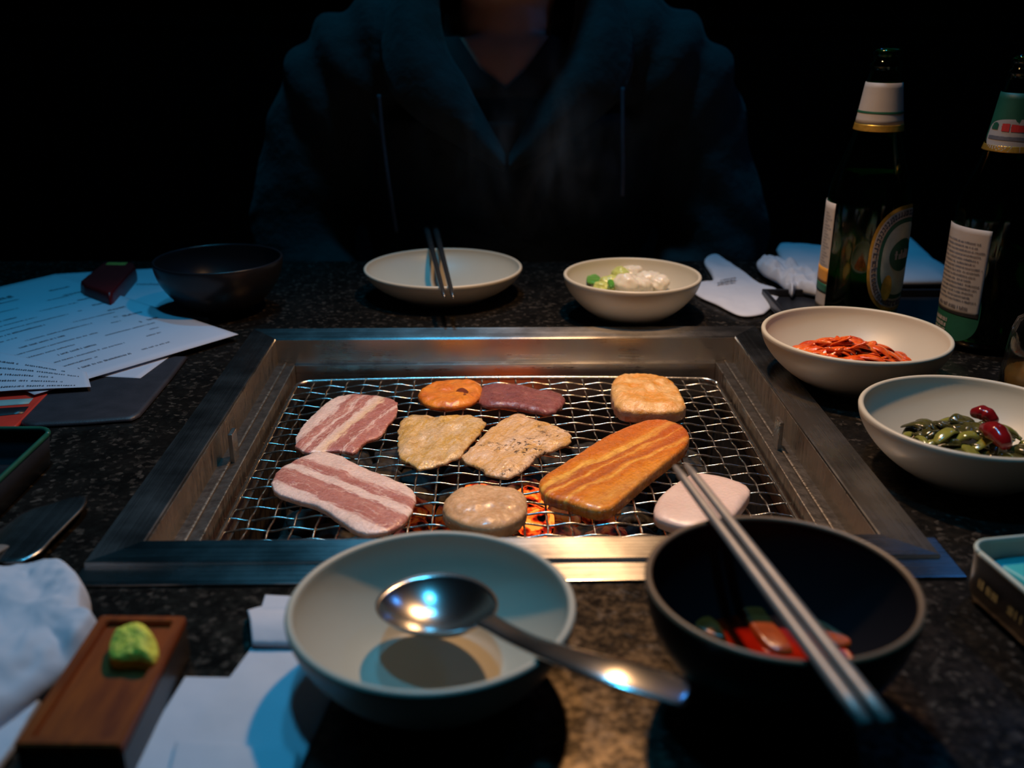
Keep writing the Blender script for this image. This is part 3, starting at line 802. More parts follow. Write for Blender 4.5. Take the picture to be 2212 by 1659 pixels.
# onion pieces
M['onion'] = simple('white_onion', (0.72, 0.68, 0.56), 0.3, 0.08, 60, bump=0.3, sss=0.25, ssss=0.003)
M['onion_green'] = simple('pale_green_onion', (0.50, 0.56, 0.16), 0.35, 0.2, 90, bump=0.3, sss=0.2, ssss=0.002)
M['scallion'] = simple('green_scallion', (0.07, 0.26, 0.03), 0.4, 0.3, 90, bump=0.3)
ons = [((1325, 612), 0.0115, 'onion_green', 'pale green onion piece beside the scallion'), ((1365, 592), 0.0115, 'onion', 'white onion piece at the back of the heap'),
       ((1352, 618), 0.0130, 'onion', 'large white onion piece at the front centre of the heap'), ((1398, 604), 0.0115, 'onion', 'white onion piece right of the tall one'),
       ((1425, 612), 0.0095, 'onion', 'small white onion piece at the right end of the heap'), ((1342, 596), 0.009, 'onion_green', 'small yellow green onion piece near the back'),
       ((1300, 618), 0.007, 'onion_green', 'tiny pale green piece next to the scallion leaf'), ((1385, 618), 0.0105, 'onion', 'white onion piece at the front right of the heap'),
       ((1405, 588), 0.0045, 'onion', 'little pointed onion scrap on the back of the heap')]
for i, ((px, py), r, mk, lab) in enumerate(ons):
    c = P(px, py-2, 0.026)
    bm = bmesh.new(); bmesh.ops.create_icosphere(bm, subdivisions=4, radius=1)
    for v in bm.verts:
        d = v.co.copy(); kk = 1+0.22*noise.noise(d*1.5+Vector((i*2.3, 0, 0)))
        lay = 0.04*math.sin(d.x*14)
        v.co = Vector((d.x*1.15, d.y*0.9, d.z*0.8))*(kk+lay)*r
    o = frombm('onion_piece', bm, M[mk], None, True); o.location = (c.x, c.y, T+0.0235+0.0015*(i % 3)); o.rotation_euler = (0, 0.2, i)
    tag(o, lab, 'vegetable')
sc_ = slab('scallion_leaf', [(1270, 592), (1280, 590), (1296, 600), (1300, 612), (1290, 613), (1268, 608)], M['scallion'], 0.024, 0.003, amp=0.001, sc=120, N=40, rings=8, lift=lambda x, y: 0.0)
tag(sc_, 'bright green scallion leaf at the left of the chopped onion', 'vegetable')
sc_ = slab('scallion_leaf', [(1312, 608), (1322, 606), (1328, 616), (1318, 620)], M['scallion'], 0.030, 0.003, N=30, rings=6)
tag(sc_, 'small green scallion bit in the middle of the chopped onion', 'vegetable')

for i, (px, py) in enumerate(((1300, 625), (1345, 628), (1395, 626), (1320, 600), (1375, 600), (1420, 622))):
    c = P(px, py, 0.016); bm = bmesh.new(); bmesh.ops.create_icosphere(bm, subdivisions=3, radius=1)
    for v in bm.verts: v.co = v.co*(1+0.2*noise.noise(v.co*1.6+Vector((i, 3, 0))))*0.011
    o = frombm('onion_piece', bm, M['onion'], None, True); o.location = (c.x, c.y, T+0.0135)
    tag(o, 'white onion piece at the bottom of the heap, mostly hidden', 'vegetable', 'onion pieces under the heap')

# pickled peppers
n = NT('pickle')
n.set(color=n.ramp(n.noise(55, 5, rough=0.6), [(0.3, (0.02, 0.018, 0.005)), (0.5, (0.055, 0.05, 0.012)), (0.75, (0.13, 0.125, 0.03))]), rough=n.ramp(n.noise(200, 3), [(0.3, 0.08), (0.7, 0.3)]), spec=0.7, sss=0.05, ssss=0.002)
n.bump(n.noise(160, 4), 0.6, 0.0015); M['pickle'] = n.m
M['pickle_light'] = simple('light_pickle', (0.17, 0.17, 0.03), 0.18, 0.3, 90, bump=0.4)
M['chili'] = simple('dark_red_chili', (0.16, 0.006, 0.008), 0.15, 0.25, 60, bump=0.3)
random.seed(21)
pc = Vector((0.278, 0.560))
for i in range(95):
    t = math.sqrt(random.random()); ang = random.uniform(0, 6.28)
    x, y = pc.x+0.040*t*math.cos(ang), pc.y+0.032*t*math.sin(ang)
    hz = 0.014+0.016*max(0, 1-t**1.8)*random.uniform(0.75, 1.1)
    a2 = random.uniform(0, 6.28); L_ = random.uniform(0.005, 0.017); dx, dy = math.cos(a2)*L_, math.sin(a2)*L_
    pts = [(x-dx, y-dy, T+max(0.010, hz-0.003)), (x-dx*.3, y-dy*.3, T+hz+0.002), (x+dx*.4, y+dy*.4, T+hz+0.001), (x+dx, y+dy, T+max(0.010, hz-0.003))]
    lt = i % 6 == 0
    if i % 3:
        r_ = random.uniform(0.0045, 0.0085); asp = random.uniform(0.5, 0.9); rot = random.uniform(0, 6.28); tx, ty = random.uniform(-0.5, 0.5), random.uniform(-0.6, 0.3)
        ow = []
        for q in range(9):
            an = q*2*math.pi/9; rq = r_*random.uniform(0.75, 1.15)
            ex, ey = rq*math.cos(an), rq*asp*math.sin(an)
            ow.append((x+ex*math.cos(rot)-ey*math.sin(rot), y+ex*math.sin(rot)+ey*math.cos(rot)))
        o = slab('pickle_piece', None, M['pickle_light' if lt else 'pickle'], max(0.009, hz-0.0015), random.uniform(0.0016, 0.003), N=28, rings=5, edge=0.5, amp=0.0010, sc=160, seed=i, world=ow,
                 lift=lambda a, b, x=x, y=y, tx=tx, ty=ty: (a-x)*tx+(b-y)*ty)
    else:
        o = strip_piece('pickle_piece', pts, random.uniform(0.0022, 0.0050), random.uniform(0.0010, 0.0020), M['pickle_light' if lt else 'pickle'], 100+i, 18)
    tag(o, 'light yellow green pickled pepper ring in the dish' if lt else 'dark olive pickled pepper strip in the dish', 'pickle', 'light pickle pieces' if lt else 'dark pickle pieces')
for i, (a_, b_, lab) in enumerate((((2100, 892), (2150, 915), 'small dark red chili on top of the pickles, farther one'), ((2125, 925), (2175, 965), 'larger dark red chili on the pickles, nearer one'))):
    p, q = P(*a_, 0.033), P(*b_, 0.031)
    md = (p+q)/2 + Vector((0, 0, 0.003))
    o = strip_piece('chili_pepper', [p, md+(p-q)*0.1, md-(p-q)*0.15, q], 0.0052+i*0.0012, 0.0045+i*0.001, M['chili'], 60+i, 20); tag(o, lab, 'chili')

# ------------------------------------------------------------------ spoon
def spoon():
    e = tag(empty('soup_spoon', (0, 0, 0)), 'shiny steel soup spoon lying in the cream dish with its handle over the rim', 'spoon')
    c = P(947, 1317, 0.026); c2 = P(1500, 1500, 0.044)
    ax = Vector((c2.x-c.x, c2.y-c.y, 0)).normalized(); ay = Vector((-ax.y, ax.x, 0))
    A_, B_, dep = 0.0282, 0.0236, 0.0125
    nR, nS = 16, 64
    vs, fs = [], []
    tilt = 0.10
    def pt(u, v, z): return c + ax*u + ay*v + Vector((0, 0, z + tilt*u))
    for side in (0, 1):
        for i in range(nR+1):
            s = i/nR
            for j in range(nS):
                th = 2*math.pi*j/nS
                egg = 1 + 0.10*math.cos(th)
                u, v = A_*s*math.cos(th), B_*s*math.sin(th)/egg
                z = -dep*(1-s*s)**0.9 - (0.0009 if side else 0)
                vs.append(pt(u, v, z + 0.004))
    for side in (0, 1):
        o0 = side*(nR+1)*nS
        for i in range(nR):
            for j in range(nS):
                jj = (j+1) % nS
                f = (o0+i*nS+j, o0+(i+1)*nS+j, o0+(i+1)*nS+jj, o0+i*nS+jj)
                fs.append(f if not side else f[::-1])
    o1, o2 = nR*nS, (nR+1)*nS+nR*nS
    for j in range(nS):
        jj = (j+1) % nS; fs.append((o1+j, o2+j, o2+jj, o1+jj))
    b = mesh('spoon_bowl', vs, fs, M['chrome'], e)
    bm = bmesh.new(); bm.from_mesh(b.data); bmesh.ops.remove_doubles(bm, verts=bm.verts, dist=1e-5); bmesh.ops.recalc_face_normals(bm, faces=bm.faces); bm.to_mesh(b.data); bm.free()
    st = pt(A_*0.96, 0, 0.0038)
    m1 = P(1120, 1378, 0.036); m2 = P(1200, 1410, 0.0425); m3 = P(1330, 1452, 0.0475); en = P(1492, 1497, 0.044)
    q = catmull([st, m1, m2, m3, en], 40, False)
    bm = bmesh.new(); rad = []
    for i in range(40):
        t = i/39
        wv = 0.0034*(1-t)**2*0.9 + 0.0027 + 0.0072*max(0, (t-0.10)/0.90)**1.1
        if t > 0.93: wv *= (max(0.02, 1-((t-0.93)/0.07)**3))**0.5
        rad.append((wv, 0.0013))
    tube(bm, q, rad, 16)
    frombm('spoon_handle', bm, M['chrome'], e, True)
spoon()

# ------------------------------------------------------------------ chopsticks
def stick(a, b, r0, r1, m, label, group=None, seg=16, flat=0.85):
    o = empty('chopstick', a)
    d = b-a
    bm = bmesh.new()
    n_ = 14
    pts = [d*(i/n_) for i in range(n_+1)]
    rad = [((r0+(r1-r0)*i/n_)*(0.6 if i == 0 else (0.85 if i == n_ else 1)),)*1 for i in range(n_+1)]
    rad = [(x[0], x[0]*flat) for x in rad]
    tube(bm, pts, rad, seg)
    me = bpy.data.meshes.new('chopstick'); bmesh.ops.recalc_face_normals(bm, faces=bm.faces); bm.to_mesh(me); bm.free()
    me.polygons.foreach_set('use_smooth', [True]*len(me.polygons))
    bpy.data.objects.remove(o)
    o = link('chopstick', me, m); o.location = a
    tag(o, label, 'chopstick', group); return o
zc = 0.0585
stick(P(1458, 1008, 0.0585), P(1872, 1566, 0.0590), 0.0021, 0.0030, M['stick_steel'], 'steel chopstick across the black bowl, the left one of the pair', 'steel cooking chopsticks')
stick(P(1482, 1004, 0.0585), P(1918, 1562, 0.0590), 0.0021, 0.0030, M['stick_steel'], 'steel chopstick across the black bowl, the right one of the pair', 'steel cooking chopsticks')
stick(P(960, 642, 0.031), P(921, 492, 0.033), 0.0019, 0.0036, M['stick_dark'], 'dark chopstick on the empty plate, the left one of the pair', 'dark chopsticks on the plate')
stick(P(979, 643, 0.031), P(940, 491, 0.033), 0.0019, 0.0036, M['stick_dark'], 'dark chopstick on the empty plate, the right one of the pair', 'dark chopsticks on the plate')

# ------------------------------------------------------------------ print on flat or curved surfaces
def glyph(add, x, y, w_, h_, st):
    """one small syllable-like mark of strokes; add(x0,y0,x1,y1)"""
    k = random.randrange(5)
    if k == 0: add(x, y, x+w_, y+st); add(x, y+h_*0.5, x+w_, y+h_*0.5+st); add(x+w_*0.45, y, x+w_*0.45+st, y+h_)
    elif k == 1: add(x, y, x+st, y+h_); add(x+w_-st, y, x+w_, y+h_); add(x, y+h_-st, x+w_, y+h_)
    elif k == 2: add(x, y+h_*0.6, x+w_*0.6, y+h_*0.6+st); add(x+w_*0.75, y, x+w_*0.75+st, y+h_); add(x, y+h_*0.1, x+w_*0.6, y+h_*0.1+st)
    elif k == 3: add(x, y, x+w_*0.6, y+st); add(x, y, x+st, y+h_*0.6); add(x+w_*0.6, y, x+w_*0.6+st, y+h_); add(x+w_*0.6, y+h_*0.5, x+w_, y+h_*0.5+st)
    else: add(x+w_*0.2, y, x+w_*0.8, y+st); add(x+w_*0.2, y+h_-st, x+w_*0.8, y+h_); add(x+w_*0.2, y, x+w_*0.2+st, y+h_); add(x, y+h_*0.5, x+w_, y+h_*0.5+st)

def printed(name, F, rows, m, parent, off=0.00025, seed=0):
    """rows: (u0, v, u1, height, kind); F(u,v,off)->point"""
    random.seed(seed)
    vs, fs = [], []
    def add(x0, y0, x1, y1):
        b = len(vs)
        for u, v in ((x0, y0), (x1, y0), (x1, y1), (x0, y1)): vs.append(F(u, v, off))
        fs.append((b, b+1, b+2, b+3))
    for u0, v, u1, hh, asp in rows:
        u = u0
        while u < u1:
            wd = hh*asp*random.uniform(0.8, 1.1)
            if random.random() > 0.13: glyph(add, u, v, wd, hh*random.uniform(.8, 1), hh*0.14)
            u += wd*1.3
    return mesh(name, vs, fs, m, parent, False)

def sheet(name, F, m, parent=None, th=0.0003, nu=24, nv=24):
    vs, fs = [], []
    for s in (0, 1):
        for i in range(nu+1):
            for j in range(nv+1): vs.append(F(i/nu, j/nv, 0 if s else -th))
    q = (nu+1)*(nv+1)
    for s in (0, 1):
        for i in range(nu):
            for j in range(nv):
                a = s*q+i*(nv+1)+j; fs.append((a, a+1, a+nv+2, a+nv+1))
    for i in range(nu):
        for j in (0, nv):
            a = i*(nv+1)+j; fs.append((a, a+nv+1, a+nv+1+q, a+q))
    for j in range(nv):
        for i in (0, nu):
            a = i*(nv+1)+j; fs.append((a, a+1, a+1+q, a+q))
    return mesh(name, vs, fs, m, parent, True)

def quadF(p00, p10, p11, p01, lift=None):
    def F(u, v, off=0):
        p = p00*(1-u)*(1-v) + p10*u*(1-v) + p11*u*v + p01*(1-u)*v
        z = lift(u, v) if lift else 0
        return Vector((p.x, p.y, p.z+z+off))
    return F

# printed A4 order sheets at the left
A0 = P(130, 603, 0.006); B0 = P(515, 722, 0.006)
up = (A0-B0).normalized(); rt = Vector((-up.y, up.x, 0)) * -1
if rt.x < 0: rt = -rt
SW, SH = 0.178, 0.297
p00 = B0 - rt*SW; p10 = B0.copy(); p11 = B0 + up*SH; p01 = B0 - rt*SW + up*SH
F1 = quadF(p00, p10, p11, p01, lambda u, v: 0.0015*math.sin(u*3.1)*math.sin(v*3) + 0.002*u*(1-v)*0 + 0.004*v*u)
o = sheet('paper_sheet', F1, M['paper']); tag(o, 'white printed order sheet on top of the stack at the left edge', 'paper')
rows = []
for i in range(15):
    v = 0.08 + i*0.045
    a_r = 0.12+0.06*(i*5 % 4)
    rows.append((a_r, v, a_r+(0.40, 0.22, 0.34, 0.18, 0.30)[i % 5], 0.009 if i % 3 else 0.012, 0.5))
    if i % 4 != 1: rows.append((a_r+0.46, v+0.004, 0.72+0.03*(i % 5), 0.009, 0.5))
for i in range(7): rows.append((0.80, 0.30+i*0.085, 0.90, 0.016, 0.7))
pr_ = printed('printed_text', F1, rows, M['ink'], o, seed=3)
printed('heading', F1, [(0.35, 0.84, 0.62, 0.028, 0.55), (0.50, 0.80, 0.62, 0.012, 0.55)], M['ink'], o, seed=5)
# second sheet half under it
c = P(303, 817, 0.0035); rt2 = (c - P(200, 812, 0.0035)).normalized(); up2 = Vector((-rt2.y, rt2.x, 0))
F2 = quadF(c-rt2*0.148, c, c+up2*0.085, c-rt2*0.148+up2*0.085, lambda u, v: 0.0)
o = sheet('paper_sheet', F2, M['paper']); tag(o, 'white slip under the printed order sheet, only its corner showing', 'paper')
# third, small slip over the near corner
a_, b_ = P(-60, 752, 0.0072), P(187, 801, 0.0078)
F3 = quadF(P(-120, 858, 0.0065), P(196, 833, 0.0075), b_, a_, lambda u, v: 0.0012*math.sin(u*4))
o = sheet('paper_slip', F3, M['paper']); tag(o, 'white printed slip over the near corner of the order sheet', 'paper')
printed('printed_text', F3, [(0.25+0.06*(i % 2), 0.08+i*0.165, 0.92-0.1*(i % 3), 0.045, 0.32) for i in range(5)], M['ink'], o, seed=8)
# back sheet under the black bowl
F4 = quadF(P(190, 668, 0.002), P(452, 690, 0.002), P(355, 579, 0.002), P(120, 592, 0.002), lambda u, v: 0.001*math.sin(u*3)*math.sin(v*3))
o = sheet('paper_sheet', F4, M['paper']); tag(o, 'white sheet lying under the black bowl at the back left', 'paper')
printed('printed_text', F4, [(0.62, 0.62, 0.82, 0.035, 0.5)], M['ink_grey'], o, seed=9)
F5 = quadF(P(230, 712, 0.0008), P(448, 704, 0.0008), P(446, 680, 0.0008), P(300, 660, 0.0008))
o = sheet('paper_sheet', F5, simple('cream_paper', (0.6, 0.52, 0.46), 0.8, 0.04)); tag(o, 'cream sheet edge peeking out below the sheet under the black bowl', 'paper')

# black folder with rounded corners
o = slab('menu_folder', [(405, 768), (372, 812), (330, 862), (302, 895), (284, 904), (180, 912), (62, 918), (40, 912), (90, 850), (150, 800), (190, 770)], M['black_leather'], 0.0003, 0.0028, smooth=False, edge=0.03, N=120, rings=10, zref=0.003)
tag(o, 'black menu folder under the papers at the left', 'folder')
# red booklet
F6 = quadF(P(-60, 932, 0.0036), P(32, 922, 0.0036), P(120, 832, 0.0036), P(-20, 838, 0.0036))
o = sheet('booklet', F6, M['red_print'], None, 0.003); tag(o, 'red printed booklet poking out under the papers at the left edge', 'booklet')
sheet('white_stripe', quadF(P(-40, 880, 0.0039), P(62, 872, 0.0039), P(72, 860, 0.0039), P(-30, 866, 0.0039)), M['label_blue'], o, 0.0002, 4, 2)
sheet('dark_stripe', quadF(P(-40, 902, 0.0039), P(50, 893, 0.0039), P(62, 878, 0.0039), P(-40, 884, 0.0039)), M['black_plastic'], o, 0.0002, 4, 2)
# red case with yellow end
e = tag(empty('red_case', (0, 0, 0)), 'small dark red case lying on the back paper at the left', 'case')
o = slab('case_body', [(172, 612), (222, 571), (230, 568), (290, 569), (294, 577), (243, 636), (236, 640), (180, 620)], M['red_gloss'], 0.003, 0.016, e, smooth=False, edge=0.08, N=120, rings=12, zref=0.017)
o = slab('yellow_print', [(232, 568.5), (278, 569), (271, 575), (226, 574)], M['yellow'], 0.0186, 0.0006, e, smooth=False, N=30, rings=4, zref=0.018)

# dark tray with green rim at the far left
e = tag(empty('serving_tray', (0, 0, 0)), 'dark green rimmed tray cut by the left edge below the papers', 'tray')
ZT = 0.022
tc0 = P(116, 926, ZT)
out_ = []
for (cx0, cy0, a0) in ((-0.010, -0.010, 0), (-0.21, -0.010, 90), (-0.21, -0.125, 180), (-0.010, -0.125, 270)):
    for q in range(7):
        a = math.radians(a0+15*q); out_.append(tc0 + Vector((cx0+0.010*math.cos(a), cy0+0.010*math.sin(a), 0)))
rim = out_
bm = bmesh.new(); tube(bm, resample(rim, 90)+[rim[0]], (0.0016), 8); frombm('rim', bm, M['green_rim'], e, True)
c = sum((p for p in rim), Vector())/len(rim)
top = resample(rim, 90); N = len(top); vs, fs = [], []
for k, (s, z) in enumerate(((1, 0), (0.97, -0.018), (0.94, -0.0205), (0.0, -0.0205))):
    for p in top: q = c+(p-c)*s; vs.append((q.x, q.y, p.z+z))
for k, (s, z) in enumerate(((1.006, 0), (0.985, -0.0205), (0.95, -0.0218), (0.0, -0.0218))):
    for p in top: q = c+(p-c)*s; vs.append((q.x, q.y, p.z+z))
for blk in (0, 4):
    for k in range(3):
        for i in range(N): j = (i+1) % N; a = (blk+k)*N; fs.append((a+i, a+j, a+N+j, a+N+i))
for i in range(N): j = (i+1) % N; fs.append((i, j, 4*N+j, 4*N+i))
mesh('tray_body', vs, fs, M['black_plastic'], e)

# steel spatula blade
e = tag(empty('spatula', (0, 0, 0)), 'steel spatula with a rounded blade between the tray and the crumpled tissue', 'spatula')
slab('blade', [(188, 1073), (183, 1095), (150, 1130), (115, 1165), (85, 1195), (40, 1215), (-20, 1210), (-30, 1165), (10, 1135), (55, 1105), (110, 1088), (160, 1073)], M['steel_y'], 0.006, 0.0012, e, N=100, rings=8, edge=0.05, zref=0.0065, amp=0.0)
bm = bmesh.new(); tube(bm, [P(5, 1180, 0.007), P(-60, 1215, 0.012), P(-160, 1275, 0.004)], [(0.004, 0.001), (0.005, 0.0015), (0.006, 0.002)], 12); frombm('handle', bm, M['stick_steel'], e, True)

# ------------------------------------------------------------------ tissues
o = slab('crumpled_tissue', [(-160, 1235), (-60, 1196), (10, 1186), (90, 1190), (150, 1204), (175, 1232), (189, 1262), (184, 1300), (190, 1322), (216, 1332), (190, 1368), (150, 1400), (90, 1440), (20, 1490), (-60, 1540), (-170, 1560)],
         M['tissue'], 0.001, 0.016, amp=0.003, sc=30, fold=0.010, seed=31, edge=0.55, rings=26, N=150, dome=0.000, zref=0.018, under=0.8)
tag(o, 'big crumpled white tissue at the left edge beside the wasabi tray', 'tissue')
o = slab('tissue_strip', [(-80, 1600), (0, 1545), (60, 1500), (118, 1468), (100, 1500), (60, 1560), (28, 1620), (-30, 1700)], M['tissue'], 0.001, 0.004, smooth=False, amp=0.001, sc=50, seed=33, edge=0.1)
tag(o, 'narrow white tissue strip at the left of the wasabi tray', 'tissue')

nap = tag(empty('paper_napkin', (0, 0, 0)), 'folded white napkin partly under the front dish', 'napkin')
slab('lower_fold', [(398, 1460), (495, 1462), (545, 1395), (630, 1388), (700, 1440), (728, 1480), (640, 1672), (560, 1690), (268, 1668)], M['tissue'], 0.0005, 0.0016, nap, smooth=False, amp=0.0008, sc=30, seed=35, edge=0.04, zref=0.002)
slab('middle_fold', [(534, 1320), (560, 1312), (660, 1308), (690, 1400), (545, 1397), (541, 1355)], M['tissue'], 0.0024, 0.0022, nap, smooth=False, amp=0.0006, sc=40, seed=36, edge=0.08, zref=0.0035, lift=lambda x, y: 0.004*math.sin(min(1, max(0, (y-0.37)/0.03))*3.1))
slab('upper_fold', [(572, 1286), (660, 1290), (660, 1320), (562, 1318)], M['tissue'], 0.0010, 0.0016, nap, smooth=False, seed=37, edge=0.08, zref=0.002)
slab('near_fold', [(378, 1604), (500, 1612), (648, 1628), (628, 1690), (360, 1680)], M['tissue'], 0.0024, 0.0030, nap, smooth=False, amp=0.0005, sc=30, seed=38, edge=0.08, zref=0.004)

# napkin with stamp at the back right
e = tag(empty('stamped_napkin', (0, 0, 0)), 'folded white napkin with a small black stamp right of the onion dish', 'napkin')
slab('napkin_sheet', [(1522, 566), (1528, 552), (1545, 547), (1562, 555), (1600, 580), (1645, 612), (1690, 632), (1660, 666), (1642, 676), (1600, 678), (1550, 655), (1503, 632), (1503, 612), (1540, 603)], M['tissue'], 0.0008, 0.004, e, amp=0.002, sc=35, seed=41, edge=0.2, zref=0.004, N=130)
pa, pb, pc_, pd = P(1545, 614, 0.0075), P(1600, 606, 0.0075), P(1590, 598, 0.0075), P(1542, 606, 0.0075)
printed('stamp', quadF(pa, pb, pc_, pd), [(0.0, 0.1, 0.8, 0.35, 0.22), (0.15, 0.6, 0.95, 0.35, 0.22)], M['ink'], e, 0.0, 4)
o = slab('crumpled_tissue', [(1635, 562), (1655, 556), (1690, 560), (1722, 575), (1768, 598), (1775, 625), (1745, 622), (1722, 616), (1712, 628), (1702, 616), (1680, 598), (1650, 582)], M['tissue'], 0.006, 0.012, amp=0.005, sc=60, fold=0.010, seed=42, edge=0.5, zref=0.014, under=0.8)
tag(o, 'crumpled greyish tissue left of the nearer beer bottle', 'tissue')
o = slab('white_napkin', [(1678, 528), (1684, 518), (1712, 520), (1770, 545), (1900, 500), (1958, 497), (1985, 520), (2020, 552), (2052, 572), (2046, 598), (1940, 599), (1850, 598), (1760, 600), (1722, 590), (1695, 565)], M['tissue'], 0.0065, 0.010, smooth=False, amp=0.002, sc=25, seed=43, edge=0.25, zref=0.016, N=150)
tag(o, 'large white napkin spread out behind the nearer beer bottle', 'napkin')

# black tray under bottles
e = tag(empty('bottle_tray', (0, 0, 0)), 'black rectangular tray carrying the beer bottles at the back right', 'tray')
c0, c1 = P(1662, 648, 0.010), P(1640, 590, 0.010)
x0 = 0.240; y0 = 0.800; y1 = 0.935
def trayoutline(i, z): return [(x0+i, y0+i, z), (0.60-i, y0+i, z), (0.60-i, y1-i, z), (x0+i, y1-i, z)]
bm = bmesh.new(); box(bm, (x0, y0, T+0.0005), (0.60, y1, T+0.004), 0.001)
for lo, hi in (((x0, y0, T+0.004), (0.60, y0+0.004, T+0.011)), ((x0, y1-0.004, T+0.004), (0.60, y1, T+0.011)), ((x0, y0+0.004, T+0.004), (x0+0.004, y1-0.004, T+0.011)), ((0.596, y0+0.004, T+0.004), (0.60, y1-0.004, T+0.011))):
    box(bm, lo, hi, 0.001)
frombm('tray_body', bm, M['black_plastic'], e)

# ------------------------------------------------------------------ wasabi tray
wt = tag(empty('wasabi_tray', (0, 0, 0)), 'oblong red brown lacquer tray with a green wasabi lump at the front left', 'tray')
ZW = 0.020
q0, q1, q2, q3 = P(30, 1612, ZW), P(262, 1614, ZW), P(402, 1334, ZW), P(218, 1332, ZW)
def sidewall(name, quad, z0, z1, m, parent, inset=0.0, bevel=0.001):
    c = sum(quad, Vector())/4
    vs = []
    for z in (z0, z1):
        for p in quad: d = (c-p); q = p + d*inset; vs.append((q.x, q.y, T+z))
    bm = bmesh.new(); V = [bm.verts.new(v) for v in vs]
    bm.faces.new(V[:4]); bm.faces.new(V[4:])
    for i in range(4): j = (i+1) % 4; bm.faces.new((V[i], V[j], V[4+j], V[4+i]))
    bmesh.ops.recalc_face_normals(bm, faces=bm.faces)
    bmesh.ops.bevel(bm, geom=list(bm.edges), offset=bevel, segments=2, affect='EDGES')
    return frombm(name, bm, m, parent)
sidewall('base', [q0, q1, q2, q3], 0.0005, ZW-0.003, M['black_plastic'], wt, 0.0)
sidewall('lacquer_floor', [q0, q1, q2, q3], ZW-0.003, ZW-0.0015, M['lacquer'], wt, 0.0, 0.0003)
c = sum([q0, q1, q2, q3], Vector())/4
bm = bmesh.new()
Q = [q0, q1, q2, q3]; I = []
for k in range(4):
    p = Q[k]; a1 = (Q[(k+1) % 4]-p).normalized(); a2 = (Q[(k-1) % 4]-p).normalized(); I.append(p+(a1+a2)*0.0045)
lo = [bm.verts.new((p.x, p.y, T+ZW-0.003)) for p in Q]; hi = [bm.verts.new((p.x, p.y, T+ZW+0.001)) for p in Q]
ih = [bm.verts.new((p.x, p.y, T+ZW+0.001)) for p in I]; il = [bm.verts.new((p.x, p.y, T+ZW-0.0025)) for p in I]
for k in range(4):
    j = (k+1) % 4
    bm.faces.new((lo[k], lo[j], hi[j], hi[k])); bm.faces.new((hi[k], hi[j], ih[j], ih[k])); bm.faces.new((ih[k], ih[j], il[j], il[k]))
bmesh.ops.bevel(bm, geom=[e_ for e_ in bm.edges if len(e_.link_faces) == 2], offset=0.0006, segments=2, affect='EDGES')
frombm('raised_rim', bm, M['lacquer'], wt)
o = slab('wasabi', [(234, 1402), (245, 1372), (272, 1357), (310, 1358), (332, 1375), (342, 1398), (335, 1420), (320, 1428), (290, 1424), (245, 1424)], M['wasabi'], ZW-0.0015, 0.011, amp=0.0022, sc=90, seed=51, edge=0.8, rings=20, N=90, zref=ZW+0.004)
tag(o, 'bumpy green lump of wasabi on the red brown tray', 'wasabi')

# tray / box at the far right
e = tag(empty('condiment_box', (0, 0, 0)), 'rounded black box with a pale rim and turquoise inside at the right edge', 'box')
ZB = 0.028
def rrect(c0, u, v, lu, lv, r, n=8):
    # rounded rectangle with its corner near c0, sides along u and v; starts on the v side
    out = []
    for (cu, cv, a0) in ((r, r, 180), (lu-r, r, 270), (lu-r, lv-r, 0), (r, lv-r, 90)):
        for q in range(n+1):
            a = math.radians(a0+90*q/n); out.append(c0 + u*(cu+r*math.cos(a)) + v*(cv+r*math.sin(a)))
    return resample(out, 160)
bu = Vector((0.985, 0.172, 0)); bv = Vector((0.172, -0.985, 0)); bc = P(2090, 1172, ZB)
rim = rrect(bc, bu, bv, 0.13, 0.10, 0.010)
bm = bmesh.new(); tube(bm, rim+[rim[0]], (0.0012, 0.0014), 8); frombm('rim', bm, M['pale_teal'], e, True)
c = sum(rim, Vector())/len(rim); N = len(rim); vs, fs = [], []
for s, z in ((1.008, -0.001), (1.0, -0.022), (0.97, -0.0275), (0.0, -0.0275)):
    for p in rim: q = c+(p-c)*s; vs.append((q.x, q.y, p.z+z))
for k in range(3):
    for i in range(N): j = (i+1) % N; fs.append((k*N+i, k*N+j, (k+1)*N+j, (k+1)*N+i))
mesh('outer_shell', vs, fs, M['black_plastic'], e)
vs, fs = [], []
for s, z in ((0.995, 0.0), (0.97, -0.012), (0.93, -0.016), (0.0, -0.016)):
    for p in rim: q = c+(p-c)*s; vs.append((q.x, q.y, p.z+z))
for k in range(3):
    for i in range(N): j = (i+1) % N; fs.append((k*N+i, k*N+j, (k+1)*N+j, (k+1)*N+i))
mesh('inner_lining', vs, fs, M['pale_teal'], e)
o = slab('wet_wipe_packet', [(2142, 1212), (2160, 1198), (2190, 1192), (2215, 1196), (2250, 1220), (2330, 1290), (2300, 1330), (2220, 1262)], M['teal'], ZB-0.0155, 0.006, zref=ZB-0.010, N=60)
tag(o, 'bright turquoise packet inside the black box at the right edge', 'packet')
ea, eb = P(2098, 1226, 0.016), P(2135, 1258, 0.016)
def Fside(a, b, hgt):
    d = (b-a); nrm = Vector((d.y, -d.x, 0)).normalized()
    if nrm.y > 0: nrm = -nrm
    return lambda u, v, off=0: a + d*u + Vector((0, 0, (v-0.5)*hgt)) + nrm*(0.0022+off)
M['gold_ink'] = simple('gold_ink', (0.55, 0.33, 0.10), 0.5, 0.2)
def wallF(d0, d1, z0, z1):
    return lambda u, v, off=0: Vector(((bc+bv*(d0+(d1-d0)*u)-bu*(0.0012+off)).x, (bc+bv*(d0+(d1-d0)*u)-bu*(0.0012+off)).y, T+z0+(z1-z0)*v))
printed('gold_lettering', wallF(0.014, 0.027, 0.012, 0.018), [(0.0, 0.1, 1.0, 0.8, 0.16)], M['gold_ink'], e, 0.0002, 5)
